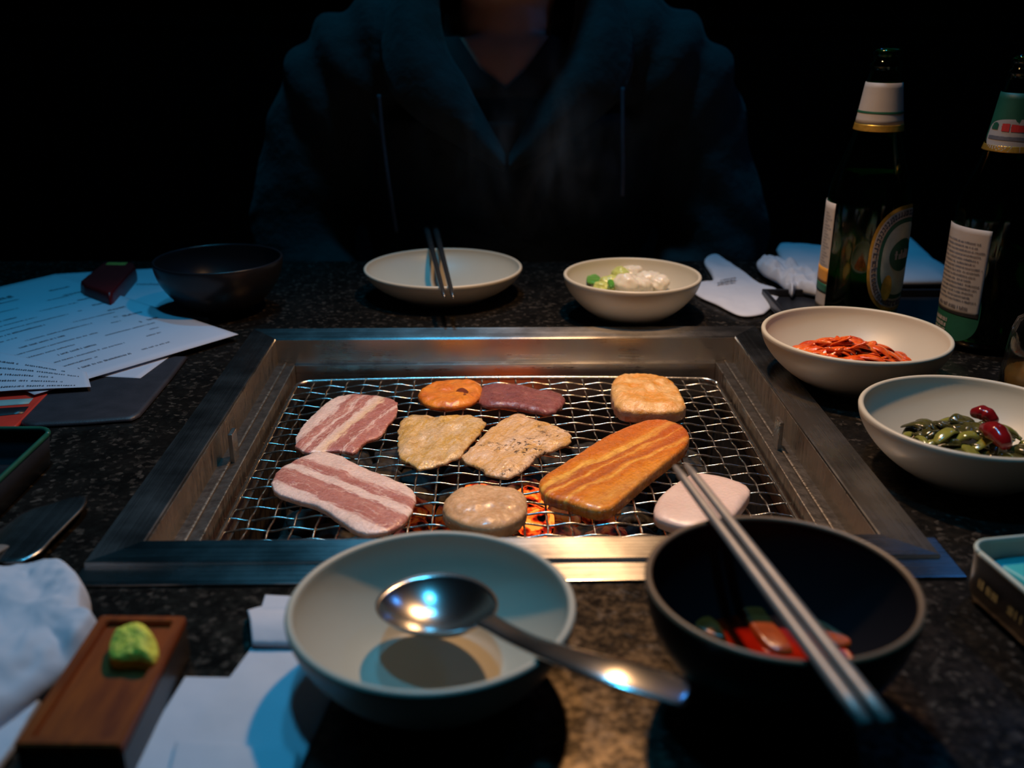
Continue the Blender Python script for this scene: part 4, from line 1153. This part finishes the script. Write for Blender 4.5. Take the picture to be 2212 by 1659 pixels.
printed('gold_lettering', wallF(0.036, 0.045, 0.012, 0.018), [(0.0, 0.1, 1.0, 0.8, 0.2)], M['gold_ink'], e, 0.0002, 6)

# ------------------------------------------------------------------ bottles
def bottle(cx, cy, hs, base_z, label, liquid_z, kind, face):
    e = tag(empty('beer_bottle', (cx, cy, T+base_z)), label, 'bottle', 'beer bottles')
    # (radius, height)
    pr = [(0.0, 0.004), (0.024, 0.002), (0.030, 0.0), (0.0333, 0.002), (0.0345, 0.008), (0.0345, 0.104), (0.0340, 0.114), (0.0325, 0.123), (0.0298, 0.132),
          (0.0262, 0.142), (0.0228, 0.152), (0.0198, 0.163), (0.0176, 0.176), (0.0160, 0.188), (0.0144, 0.200), (0.0130, 0.209), (0.0122, 0.2140), (0.0130, 0.2155), (0.0130, 0.2185), (0.0118, 0.2200), (0.0108, 0.2220), (0.0116, 0.2240), (0.0119, 0.2265), (0.0112, 0.2290)]
    pr = [(r, z*hs) for r, z in pr]
    inn = [(max(0.0, r-0.0028), z + (0.004 if z < 0.01 else 0)) for r, z in pr[::-1]]
    inn = [(r if z > 0.012 else max(0, r-0.001), z) for r, z in inn]
    inn[-1] = (0, inn[-2][1]+0.002)
    lathe('glass_body', pr+[(0.0100, 0.2293*hs)]+inn[1:], M['green_glass'], e, 64)
    def rad(z):
        for (r0, z0), (r1, z1) in zip(pr[4:], pr[5:]):
            if z0 <= z <= z1: return r0+(r1-r0)*(z-z0)/(z1-z0)
        return 0.0345
    # beer
    lp = [(0, 0.0062), (0.026, 0.0062), (0.0318, 0.010), (0.0322, 0.02)]
    z = 0.03
    while z < liquid_z: lp.append((rad(z)-0.0034, z)); z += 0.006
    lp += [(rad(liquid_z)-0.0034, liquid_z), (0, liquid_z)]
    lathe('beer', lp, M['beer'], e, 48)
    def S(ang0, ang1, z0, z1):     # patch of the bottle surface; angle 0 faces the camera, positive to the right
        def F(u, v, off=0):
            a = math.radians(ang0+(ang1-ang0)*u) - math.pi/2 + face
            z_ = z0+(z1-z0)*v; r = rad(z_)+0.0004+off
            return Vector((r*math.cos(a), r*math.sin(a), z_))
        return F
    def oval(name, ang0, ang1, z0, z1, s, m, off, n_=2.6):
        F = S(ang0, ang1, z0, z1); vs, fs = [], []
        R, K = 10, 48
        vs.append(F(.5, .5, off))
        for i in range(1, R+1):
            for j in range(K):
                t = 2*math.pi*j/K; ct, stt = math.cos(t), math.sin(t)
                x = math.copysign(abs(ct)**(2/n_), ct); y = math.copysign(abs(stt)**(2/n_), stt)
                vs.append(F(.5+.5*x*s*i/R, .5+.5*y*s*i/R, off))
        for j in range(K):
            fs.append((0, 1+j, 1+(j+1) % K))
            for i in range(R-1): a = 1+i*K; fs.append((a+j, a+K+j, a+K+(j+1) % K, a+(j+1) % K))
        return mesh(name, vs, fs, m, e)
    def band(name, z0, z1, m, off=0.0004, a0=-180, a1=180):
        F = S(a0, a1, z0, z1); return sheet(name, lambda u, v, o=0: F(u, v, off+o), m, e, 0.0002, 64, 8)
    if kind == 1:
        nl = band('neck_label', 0.1705, 0.2035, M['label_white'])
        band('green_line', 0.1795, 0.1812, M['label_green'], 0.0007)
        band('gold_band', 0.1655, 0.1708, M['gold'], 0.0006)
        oval('front_label', 8, 116, 0.017, 0.108, 1.0, M['gold'], 0.0003)
        oval('front_label_ring', 8, 116, 0.017, 0.108, 0.93, M['label_white'], 0.0006)
        oval('front_label_field', 8, 116, 0.017, 0.108, 0.76, M['label_green'], 0.0009)
        oval('front_label_picture', 8, 116, 0.017, 0.108, 0.68, M['label_cream'], 0.0012)
        # ring lettering: marks set around the oval
        F = S(8, 116, 0.017, 0.108); random.seed(2); vs, fs = [], []
        for k_ in range(64):
            t0 = 2*math.pi*k_/64
            if random.random() < 0.1: continue
            for (ra, rb, ta, tb) in ((0.80, 0.90, 0, 0.35), (0.80, 0.83, 0, 0.8), (0.87, 0.90, 0.1, 0.8), (0.80, 0.90, 0.6, 0.8))[:random.choice((2, 3, 4))]:
                b = len(vs)
                for r_, t_ in ((ra, t0+ta*0.09), (rb, t0+ta*0.09), (rb, t0+tb*0.09), (ra, t0+tb*0.09)):
                    ct, stt = math.cos(t_), math.sin(t_)
                    vs.append(F(.5+.5*r_*math.copysign(abs(ct)**(2/2.6), ct), .5+.5*r_*math.copysign(abs(stt)**(2/2.6), stt), 0.0012))
                fs.append((b, b+1, b+2, b+3))
        mesh('ring_lettering', vs, fs, M['ink'], e, False)
        oval('picture_oval', 36, 84, 0.052, 0.080, 1.0, M['label_green'], 0.0015, 2)
        printed('picture_lettering', S(42, 80, 0.060, 0.074), [(0.05, 0.2, 0.95, 0.6, 0.28)], M['label_white'], e, 0.0018, 3)
        oval('picture_leaf', 30, 46, 0.028, 0.050, 1.0, M['gold'], 0.0015, 2)
        F = S(-100, -48, 0.012, 0.106)
        bl = sheet('back_label', lambda u, v, o=0: F(u, v, 0.0003+o), M['label_white'], e, 0.0002, 16, 16)
        printed('printed_text', F, [(0.55, 0.42+0.028*i, 0.92-0.08*(i % 3), 0.017, 0.9) for i in range(18)], M['ink'], e, 0.0006, 12)
        F2_ = S(-100, -48, 0.036, 0.050); sheet('yellow_strip', lambda u, v, o=0: F2_(u, v, 0.0006+o), M['yellow'], e, 0.0002, 16, 4)
        F3_ = S(-100, -48, 0.028, 0.036); sheet('green_strip', lambda u, v, o=0: F3_(u, v, 0.0006+o), M['label_green'], e, 0.0002, 16, 4)
    else:
        band('neck_label', 0.163, 0.200, M['label_green'])
        F = S(-75, 60, 0.163, 0.185)
        oval('neck_white_field', -72, 100, 0.157, 0.181, 1.0, M['label_white'], 0.0006, 3)
        printed('neck_lettering', S(-70, 20, 0.172, 0.179), [(0.05, 0.1, 0.25, 0.75, 0.06)], M['label_green'], e, 0.0010, 4)
        printed('red_lettering', S(-70, 20, 0.171, 0.179), [(0.42, 0.1, 0.9, 0.75, 0.085)], M['label_red'], e, 0.0010, 5)
        printed('neck_lettering', S(-70, 20, 0.165, 0.169), [(0.05, 0.1, 0.95, 0.7, 0.04)], M['ink_grey'], e, 0.0010, 6)
        band('gold_band', 0.1565, 0.1612, M['gold'], 0.0006)
        F = S(-84, -6, 0.027, 0.098)
        sheet('back_label', lambda u, v, o=0: F(u, v, 0.0006+o), M['label_white'], e, 0.0002, 20, 16)
        printed('printed_text', F, [(0.06+0.02*(i % 2), 0.16+0.0475*i, 0.94-0.12*((i*7) % 4)/3, 0.026, 0.42) for i in range(15)] + [(0.10, 0.07, 0.8, 0.045, 0.42)], M['ink'], e, 0.0010, 12)
        oval('front_label', -105, -4, 0.004, 0.056, 1.0, M['label_green'], 0.0002, 3)
        printed('white_lettering', S(-80, -30, 0.008, 0.025), [(0.0, 0.1+0.26*i, 0.6, 0.2, 0.22) for i in range(3)], M['label_white'], e, 0.0006, 9)
    return e
b1x = 0.3045
bottle(b1x, 0.856, 1.0, 0.004, 'green beer bottle with plain white neck label and gold edged oval label', 0.134, 1, -0.342)
bottle(0.392, 0.802, 0.99, 0.004, 'green beer bottle with a white back label of small print, cut by the right edge', 0.078, 2, -0.446)

# ------------------------------------------------------------------ sauce shaker at the right edge
sx_, sy_ = 0.3705, 0.655
e = tag(empty('sauce_bottle', (sx_, sy_, T)), 'small clear glass sauce bottle with a metal cap behind the pickle dish', 'bottle')
op = [(0, 0.002), (0.022, 0.0), (0.027, 0.001), (0.029, 0.005), (0.0285, 0.03), (0.0262, 0.058), (0.0235, 0.066), (0.0165, 0.071), (0.0150, 0.075), (0.0150, 0.080)]
ip = [(0.0130, 0.080), (0.0130, 0.074), (0.0145, 0.0695), (0.0215, 0.0640), (0.0240, 0.0570), (0.0262, 0.030), (0.0266, 0.007), (0.022, 0.005), (0, 0.005)]
lathe('glass_jar', op+ip, M['clear_glass'], e, 48)
lathe('sauce', [(0, 0.0056), (0.022, 0.0056), (0.0258, 0.0076), (0.0256, 0.028), (0, 0.028)], M['oil'], e, 40)
lathe('collar', [(0.0153, 0.070), (0.0165, 0.0725), (0.0165, 0.079), (0.0153, 0.081)], M['gold'], e, 40)
M['cap'] = simple('dull_plastic_cap', (0.42, 0.40, 0.38), 0.4, 0.1, 60, bump=0.2)
lathe('cap', [(0.0152, 0.078), (0.0178, 0.079), (0.0172, 0.094), (0.0160, 0.0975), (0.0125, 0.099), (0, 0.0995)], M['cap'], e, 40)

# ------------------------------------------------------------------ person
def voxel(name, parts, vox, m, parent, disp=None, cut=None, edges=None, smooth_it=6, thickness=0.0):
    """parts: list of ('cap', p, q, (rx_p, ry_p), (rx_q, ry_q)) lofts and ('ell', c, (a,b,c)) ellipsoids, fused to one surface"""
    bm = bmesh.new()
    for prt in parts:
        if prt[0] == 'ell':
            r = bmesh.ops.create_uvsphere(bm, u_segments=28, v_segments=18, radius=1)
            rot = prt[3] if len(prt) > 3 else Matrix.Identity(3)
            for v in r['verts']: v.co = rot @ Vector((v.co.x*prt[2][0], v.co.y*prt[2][1], v.co.z*prt[2][2])) + Vector(prt[1])
        else:
            _, pts, rad = prt
            pts = [Vector(p) for p in pts]; K = max(8, len(pts)*5)
            q = catmull(pts, K, False)
            rr_ = catmull([Vector((x, x, 0)) if isinstance(x, (int, float)) else Vector((x[0], x[1], 0)) for x in rad], K, False)
            tube(bm, q, [(a.x, a.y) for a in rr_], 20)
            for p, x in ((q[0], rr_[0]), (q[-1], rr_[-1])):
                r = bmesh.ops.create_uvsphere(bm, u_segments=16, v_segments=10, radius=min(x.x, x.y)*0.98)
                for v in r['verts']: v.co += p
    me = bpy.data.meshes.new(name); bm.to_mesh(me); bm.free()
    o = bpy.data.objects.new(name, me); COL.objects.link(o)
    md = o.modifiers.new('r', 'REMESH'); md.mode = 'VOXEL'; md.voxel_size = vox
    sm = o.modifiers.new('s', 'SMOOTH'); sm.factor = 0.6; sm.iterations = smooth_it
    dg = bpy.context.evaluated_depsgraph_get()
    me2 = bpy.data.meshes.new_from_object(o.evaluated_get(dg))
    bpy.data.objects.remove(o)
    if disp:
        nrm = [v.normal.copy() for v in me2.vertices]
        for v, n_ in zip(me2.vertices, nrm): v.co += n_*disp(v.co)
    if cut:
        bm = bmesh.new(); bm.from_mesh(me2)
        for (x1, z1), (x2, z2) in (edges or []):
            nn = Vector((z2-z1, 0, x1-x2)).normalized()
            lo_, hi_ = min(z1, z2)-0.004, max(z1, z2)+0.004
            xl, xh = min(x1, x2)-0.004, max(x1, x2)+0.004
            fs_ = [f for f in bm.faces if f.calc_center_median().y < 0.05 and lo_ < f.calc_center_median().z < hi_ and xl < f.calc_center_median().x < xh]
            geo = list({e_ for f in fs_ for e_ in f.edges}) + list({v_ for f in fs_ for v_ in f.verts}) + fs_
            bmesh.ops.bisect_plane(bm, geom=geo, plane_co=(x1, 0, z1), plane_no=nn, dist=1e-6)
        bmesh.ops.delete(bm, geom=[f for f in bm.faces if cut(f.calc_center_median())], context='FACES')
        bm.to_mesh(me2); bm.free()
    me2.polygons.foreach_set('use_smooth', [True]*len(me2.polygons))
    me2.name = name
    o = link(name, me2, m, parent)
    if thickness:
        md = o.modifiers.new('t', 'SOLIDIFY'); md.thickness = thickness; md.offset = -1
    return o

M['skin'] = simple('skin', (0.58, 0.30, 0.20), 0.5, 0.06, 40, bump=0.1, sss=0.15, ssss=0.01)
M['tee'] = simple('black_knit', (0.008, 0.008, 0.009), 0.9, 0.2, 60, bump=0.4, bs=900)
n = NT('hoodie_fleece')
n.set(color=n.ramp(n.noise(40, 4), [(0.3, (0.009, 0.015, 0.017)), (0.7, (0.016, 0.024, 0.028))]), rough=0.95, sheen=0.03)
n.bump(n.noise(900, 3), 0.4, 0.0008, n.bump(n.noise(28, 4), 0.5, 0.012)); M['hoodie'] = n.m
M['lining'] = simple('hood_lining', (0.010, 0.012, 0.014), 0.95, 0.2, 60, bump=0.3, bs=700)
M['hair'] = simple('black_hair', (0.012, 0.010, 0.009), 0.45, 0.3, 20, bump=0.8, bs=150, bd=0.004)
M['denim'] = simple('dark_trousers', (0.02, 0.022, 0.03), 0.85, 0.2, 90)
PY = 1.235
person = tag(empty('person', (-0.005, PY, 0.0)), 'person in a dark teal hoodie over a black v-neck sitting across the table', 'person')
Z0 = T
def body_parts(g):
    ps = []
    # torso: rings as a loft with elliptical section (x half width, y half depth)
    ps.append(('cap', [(0, 0.06, 0.50), (0, 0.05, 0.62), (0, 0.02, 0.78), (0, 0.0, 0.90), (0, 0.01, 0.97)],
               [(0.150+g, 0.105+g), (0.140+g, 0.100+g), (0.150+g, 0.105+g), (0.165+g, 0.100+g), (0.130+g, 0.070+g)]))
    return ps
def arm(s, g, full=True):
    pts = [(s*0.165, 0.01, 0.965), (s*0.195, 0.01, 0.93), (s*0.225, 0.00, 0.85), (s*0.245, -0.03, 0.745), (s*0.20, -0.09, 0.665), (s*0.12, -0.165, 0.622)]
    rd = [0.040+g, 0.046+g, 0.046+g, 0.043+g, 0.038+g*0.9, 0.029+g*0.6]
    return ('cap', pts, rd)
def hand(s):
    out = []
    wx, wy, wz = s*0.12, -0.165, 0.622
    d = Vector((-s*0.45, -0.85, -0.15)).normalized(); side = Vector((s*0.85, -0.45, 0)).normalized()
    w0 = Vector((wx, wy, wz))
    out.append(('cap', [w0, w0+d*0.03, w0+d*0.085], [(0.024, 0.018), (0.034, 0.015), (0.038, 0.013)]))
    for k_, (o_f, ln) in enumerate(((-0.030, 0.060), (-0.010, 0.072), (0.010, 0.078), (0.030, 0.070))):
        b = w0+d*0.082+side*o_f
        out.append(('cap', [b, b+d*ln*0.5+Vector((0, 0, -0.004)), b+d*ln*0.85+Vector((0, 0, -0.018)), b+d*ln*0.95+Vector((0, 0, -0.03))], [0.0088, 0.0082, 0.0075, 0.0068]))
    b = w0+d*0.022-side*0.022
    out.append(('cap', [b, b+d*0.03-side*0.022, b+d*0.058-side*0.026+Vector((0, 0, -0.008))], [0.012, 0.0105, 0.0085]))
    return out
bp = body_parts(0.0) + [arm(-1, 0), arm(1, 0)] + hand(-1) + hand(1)
nb = len(bp)
bp.append(('cap', [(0, 0.02, 0.95), (0, 0.015, 1.01), (0, -0.005, 1.09), (0, -0.01, 1.13)], [(0.085, 0.060), (0.058, 0.055), (0.053, 0.053), (0.053, 0.053)]))   # neck
bp += [('ell', (0, 0.0, 1.205), (0.075, 0.092, 0.105)), ('ell', (0, -0.030, 1.150), (0.056, 0.062, 0.060)), ('ell', (0, -0.052, 1.115), (0.028, 0.026, 0.022)),
       ('cap', [(0, -0.085, 1.195), (0, -0.099, 1.168), (0, -0.102, 1.160)], [0.009, 0.011, 0.012]),
       ('ell', (0.024, -0.078, 1.205), (0.018, 0.012, 0.012)), ('ell', (-0.024, -0.078, 1.205), (0.018, 0.012, 0.012)),
       ('ell', (0, -0.084, 1.133), (0.020, 0.010, 0.009))]
for s in (-1, 1):
    bp.append(('ell', (s*0.077, 0.005, 1.185), (0.009, 0.018, 0.030)))
    bp.append(('cap', [(s*0.085, 0.03, 0.53), (s*0.12, -0.15, 0.54), (s*0.13, -0.36, 0.53)], [0.082, 0.075, 0.058]))
    bp.append(('cap', [(s*0.13, -0.36, 0.53), (s*0.13, -0.37, 0.30), (s*0.13, -0.35, 0.09)], [0.055, 0.052, 0.036]))
    bp.append(('cap', [(s*0.13, -0.34, 0.05), (s*0.14, -0.43, 0.035), (s*0.145, -0.50, 0.03)], [(0.038, 0.034), (0.042, 0.028), (0.036, 0.022)]))
HD = -0.035    # the head sits this much lower
for q in range(nb+1, len(bp)):
    if bp[q][0] == 'ell' : bp[q] = ('ell', (bp[q][1][0], bp[q][1][1], bp[q][1][2]+HD)) + tuple(bp[q][2:])
    elif bp[q][1][0][2] > 1.0: bp[q] = ('cap', [(a_[0], a_[1], a_[2]+HD) for a_ in bp[q][1]], bp[q][2])
voxel('body', bp, 0.0045, M['skin'], person, smooth_it=5)
for s in (-1, 1):
    bm = bmesh.new(); bmesh.ops.create_uvsphere(bm, u_segments=20, v_segments=12, radius=0.0115)
    o = frombm('eye', bm, simple('eye_white', (0.6, 0.58, 0.55), 0.2), person, True); o.location = (s*0.030, -0.0745, 1.190+HD)
    bm = bmesh.new(); bmesh.ops.create_uvsphere(bm, u_segments=16, v_segments=10, radius=0.0055)
    oo = frombm('iris', bm, simple('iris', (0.03, 0.015, 0.008), 0.1), o, True); oo.location = (0, -0.0078, 0)
bm = bmesh.new(); tube(bm, [(-0.019, -0.0885, 1.1335+HD), (-0.008, -0.094, 1.1345+HD), (0.008, -0.094, 1.1345+HD), (0.019, -0.0885, 1.1335+HD)], [(0.0015, 0.001), (0.003, 0.0035), (0.003, 0.0035), (0.0015, 0.001)], 8)
frombm('lips', bm, simple('lips', (0.40, 0.12, 0.10), 0.4), person, True)
hp = [('ell', (0, 0.018, 1.225+HD), (0.086, 0.100, 0.105)), ('ell', (0, 0.05, 1.15+HD), (0.075, 0.062, 0.08))]
voxel('hair', hp, 0.005, M['hair'], person, disp=lambda p: 0.004*noise.noise(Vector((p.x*60, p.y*60, p.z*12))),
      cut=lambda p: (p.y < -0.035 and p.z < 1.255+HD-abs(p.x)*0.3) or (p.y < 0.03 and p.z < 1.15+HD), thickness=0.003)
# trousers and shoes
tp = []
for s in (-1, 1):
    tp.append(('cap', [(s*0.085, 0.03, 0.535), (s*0.12, -0.15, 0.54), (s*0.13, -0.36, 0.53)], [0.095, 0.085, 0.070]))
    tp.append(('cap', [(s*0.13, -0.36, 0.53), (s*0.13, -0.37, 0.30), (s*0.13, -0.35, 0.12)], [0.068, 0.064, 0.055]))
tp.append(('ell', (0, 0.05, 0.56), (0.175, 0.12, 0.09)))
voxel('trousers', tp, 0.008, M['denim'], person, disp=lambda p: 0.003*noise.noise(p*22))
for s in (-1, 1):
    voxel('shoe', [('cap', [(s*0.13, -0.32, 0.052), (s*0.14, -0.43, 0.045), (s*0.145, -0.52, 0.038)], [(0.044, 0.044), (0.050, 0.040), (0.042, 0.032)])], 0.006, M['black_leather'], person)
def Vcut(p, pts, ymax):
    """p inside polygon pts (x,z)"""
    if p.y > ymax: return False
    x, z = p.x, p.z; c_ = False
    for i in range(len(pts)):
        (x1, z1), (x2, z2) = pts[i], pts[i-1]
        if (z1 > z) != (z2 > z) and x < (x2-x1)*(z-z1)/(z2-z1)+x1: c_ = not c_
    return c_
vneck = [(-0.001, 0.930), (0.022, 0.950), (0.048, 0.985), (0.060, 1.06), (0.095, 1.2), (-0.095, 1.2), (-0.066, 1.06), (-0.055, 0.985), (-0.030, 0.950)]
voxel('v_neck_shirt', body_parts(0.006)+[('cap', [(0, 0.02, 0.93), (0, 0.018, 1.015)], [(0.115, 0.078), (0.078, 0.066)])], 0.005, M['tee'], person,
      edges=list(zip(vneck, vneck[1:]+vneck[:1])), cut=lambda p: Vcut(p, vneck, 0.0) or (p.z > 1.005), thickness=0.0015)
def folds(p):
    s = 1 if p.x > 0 else -1
    f = 0.006*fbm(p.x, p.y, p.z, 9, 3)
    # diagonal pulls on the sleeves and ripples near the elbows
    if abs(p.x) > 0.15:
        t = (p.z + abs(p.x)*0.9)
        f += 0.006*math.sin(t*85 + 2*noise.noise(p*9))*max(0, min(1, (0.90-p.z)*7))*max(0, noise.noise(p*6)+0.45)
        f += 0.005*math.sin((p.z*1.0-abs(p.x)*1.6)*60)*max(0, min(1, (p.z-0.82)*8))
    else:
        f += 0.004*math.sin((p.x*1.2*s + p.z*0.5)*70 + 3*noise.noise(p*5))*max(0, noise.noise(p*4+Vector((3, 1, 0)))+0.3)
    return f
hv = [(0.000, 0.845), (0.05, 0.872), (0.085, 0.895), (0.118, 0.925), (0.130, 0.965), (0.10, 1.2), (-0.10, 1.2), (-0.135, 0.965), (-0.130, 0.925), (-0.100, 0.898), (-0.055, 0.868)]
def bpg(g):
    return [('cap', [(0, 0.06, 0.56), (0, 0.045, 0.66), (0, 0.02, 0.78), (0, 0.005, 0.90), (0, 0.01, 0.985)],
             [(0.175, 0.135), (0.172, 0.132), (0.180, 0.128), (0.186, 0.118), (0.140, 0.085)])]
hd = bpg(0) + [('cap', [(s*0.13, 0.012, 0.962), (s*0.187, 0.01, 0.925), (s*0.222, 0.0, 0.845), (s*0.250, -0.03, 0.745), (s*0.20, -0.09, 0.668), (s*0.125, -0.16, 0.626)], [0.070, 0.078, 0.070, 0.064, 0.056, 0.040]) for s in (-1, 1)]
voxel('hoodie', hd, 0.006, M['hoodie'], person, disp=folds, edges=list(zip(hv, hv[1:]+hv[:1])), cut=lambda p: Vcut(p, hv, 0.03) or p.z > 1.03, smooth_it=10, thickness=0.003)
# lapels of the open hood running from the shoulders to the point of the V
for s in (-1, 1):
    pts = [(s*0.004, -0.124, 0.846), (s*0.045, -0.128, 0.868), (s*0.085, -0.125, 0.892), (s*0.124, -0.105, 0.925), (s*0.140, -0.06, 0.970), (s*0.135, 0.0, 1.015), (s*0.105, 0.07, 1.035), (s*0.05, 0.105, 1.03), (0, 0.112, 1.025)]
    q = catmull([Vector(p) for p in pts], 50, False)
    # a draped flap: a strip between the outer edge and an inner edge lying toward the neck
    vs, fs = [], []
    K = 14
    for i, p in enumerate(q):
        t = i/49.0
        cen = Vector((0, 0.0, p.z+0.02))
        inner = Vector((p.x*0.55, p.y*0.55 + (-0.045 if t < 0.5 else 0.0)*(1-t*2), p.z + 0.035*min(1, t*4)+0.012))
        for k_ in range(K+1):
            f_ = k_/K
            a = p.lerp(inner, f_) + Vector((0, -0.018*math.sin(f_*math.pi)*(1 if t < 0.6 else 0.2), 0.020*math.sin(f_*math.pi)*min(1, t*2.5)))
            a += Vector((0, 1, 0))*0.003*noise.noise(a*25)
            vs.append(a)
    for i in range(49):
        for k_ in range(K): a = i*(K+1)+k_; fs.append((a, a+1, a+K+2, a+K+1))
    o = mesh('hood_flap', vs, fs, M['hoodie'], person)
    md = o.modifiers.new('t', 'SOLIDIFY'); md.thickness = 0.004; md.offset = 0
# hood bunched behind the neck
voxel('hood', [('cap', [(-0.115, 0.03, 1.0), (-0.10, 0.085, 1.02), (0, 0.125, 1.02), (0.10, 0.085, 1.02), (0.115, 0.03, 1.0)], [0.026, 0.038, 0.045, 0.038, 0.026]),
               ('ell', (0, 0.14, 0.95), (0.10, 0.04, 0.09))], 0.006, M['hoodie'], person, disp=lambda p: 0.006*fbm(p.x, p.y, p.z, 14, 3))
M['cord'] = simple('grey_cord', (0.04, 0.04, 0.06), 0.8, 0.2, 300)
for nm, pts in (('drawstring', [(-0.138, -0.116, 0.925), (-0.134, -0.128, 0.880), (-0.128, -0.140, 0.83), (-0.122, -0.142, 0.78)]),
                ('drawstring', [(0.124, -0.112, 0.932), (0.124, -0.128, 0.89), (0.125, -0.138, 0.85), (0.125, -0.142, 0.82)])):
    bm = bmesh.new(); tube(bm, catmull([Vector(p) for p in pts], 24, False), 0.0022, 8); frombm(nm, bm, M['cord'], person, True)

# ------------------------------------------------------------------ steam rising behind the grill
bm = bmesh.new(); box(bm, (-0.10, 0.90, T+0.048), (0.14, 1.06, T+0.24))
st_ = frombm('steam', bm)
mm = bpy.data.materials.new('steam'); mm.use_nodes = True; nt = mm.node_tree
nt.nodes.remove(nt.nodes['Principled BSDF'])
vs_ = nt.nodes.new('ShaderNodeVolumeScatter'); vs_.inputs['Color'].default_value = (0.85, 0.9, 1, 1); vs_.inputs['Anisotropy'].default_value = 0.2
tc = nt.nodes.new('ShaderNodeTexCoord'); mp = nt.nodes.new('ShaderNodeMapping'); mp.inputs['Scale'].default_value = (26, 26, 12)
nz = nt.nodes.new('ShaderNodeTexNoise'); nz.inputs['Scale'].default_value = 1; nz.inputs['Detail'].default_value = 3; nz.inputs['Distortion'].default_value = 1.2
nt.links.new(tc.outputs['Object'], mp.inputs[0]); nt.links.new(mp.outputs[0], nz.inputs['Vector'])
rp = nt.nodes.new('ShaderNodeValToRGB'); rp.color_ramp.elements[0].position = 0.50; rp.color_ramp.elements[1].position = 0.80
nt.links.new(nz.outputs['Fac'], rp.inputs[0])
g2 = nt.nodes.new('ShaderNodeMapping'); g2.inputs['Location'].default_value = (-1, -1, -1); g2.inputs['Scale'].default_value = (2, 2, 2)
nt.links.new(tc.outputs['Generated'], g2.inputs[0])
gr_ = nt.nodes.new('ShaderNodeTexGradient'); gr_.gradient_type = 'SPHERICAL'; nt.links.new(g2.outputs[0], gr_.inputs[0])
mu = nt.nodes.new('ShaderNodeMath'); mu.operation = 'MULTIPLY'; nt.links.new(rp.outputs[0], mu.inputs[0]); nt.links.new(gr_.outputs['Fac'], mu.inputs[1])
m2_ = nt.nodes.new('ShaderNodeMath'); m2_.operation = 'MULTIPLY'; m2_.inputs[1].default_value = 3.0; nt.links.new(mu.outputs[0], m2_.inputs[0])
nt.links.new(m2_.outputs[0], vs_.inputs['Density']); nt.links.new(vs_.outputs[0], nt.nodes['Material Output'].inputs['Volume'])
st_.data.materials.append(mm)
tag(st_, 'faint wisp of steam drifting up in front of the person', 'steam'); st_['kind'] = 'stuff'
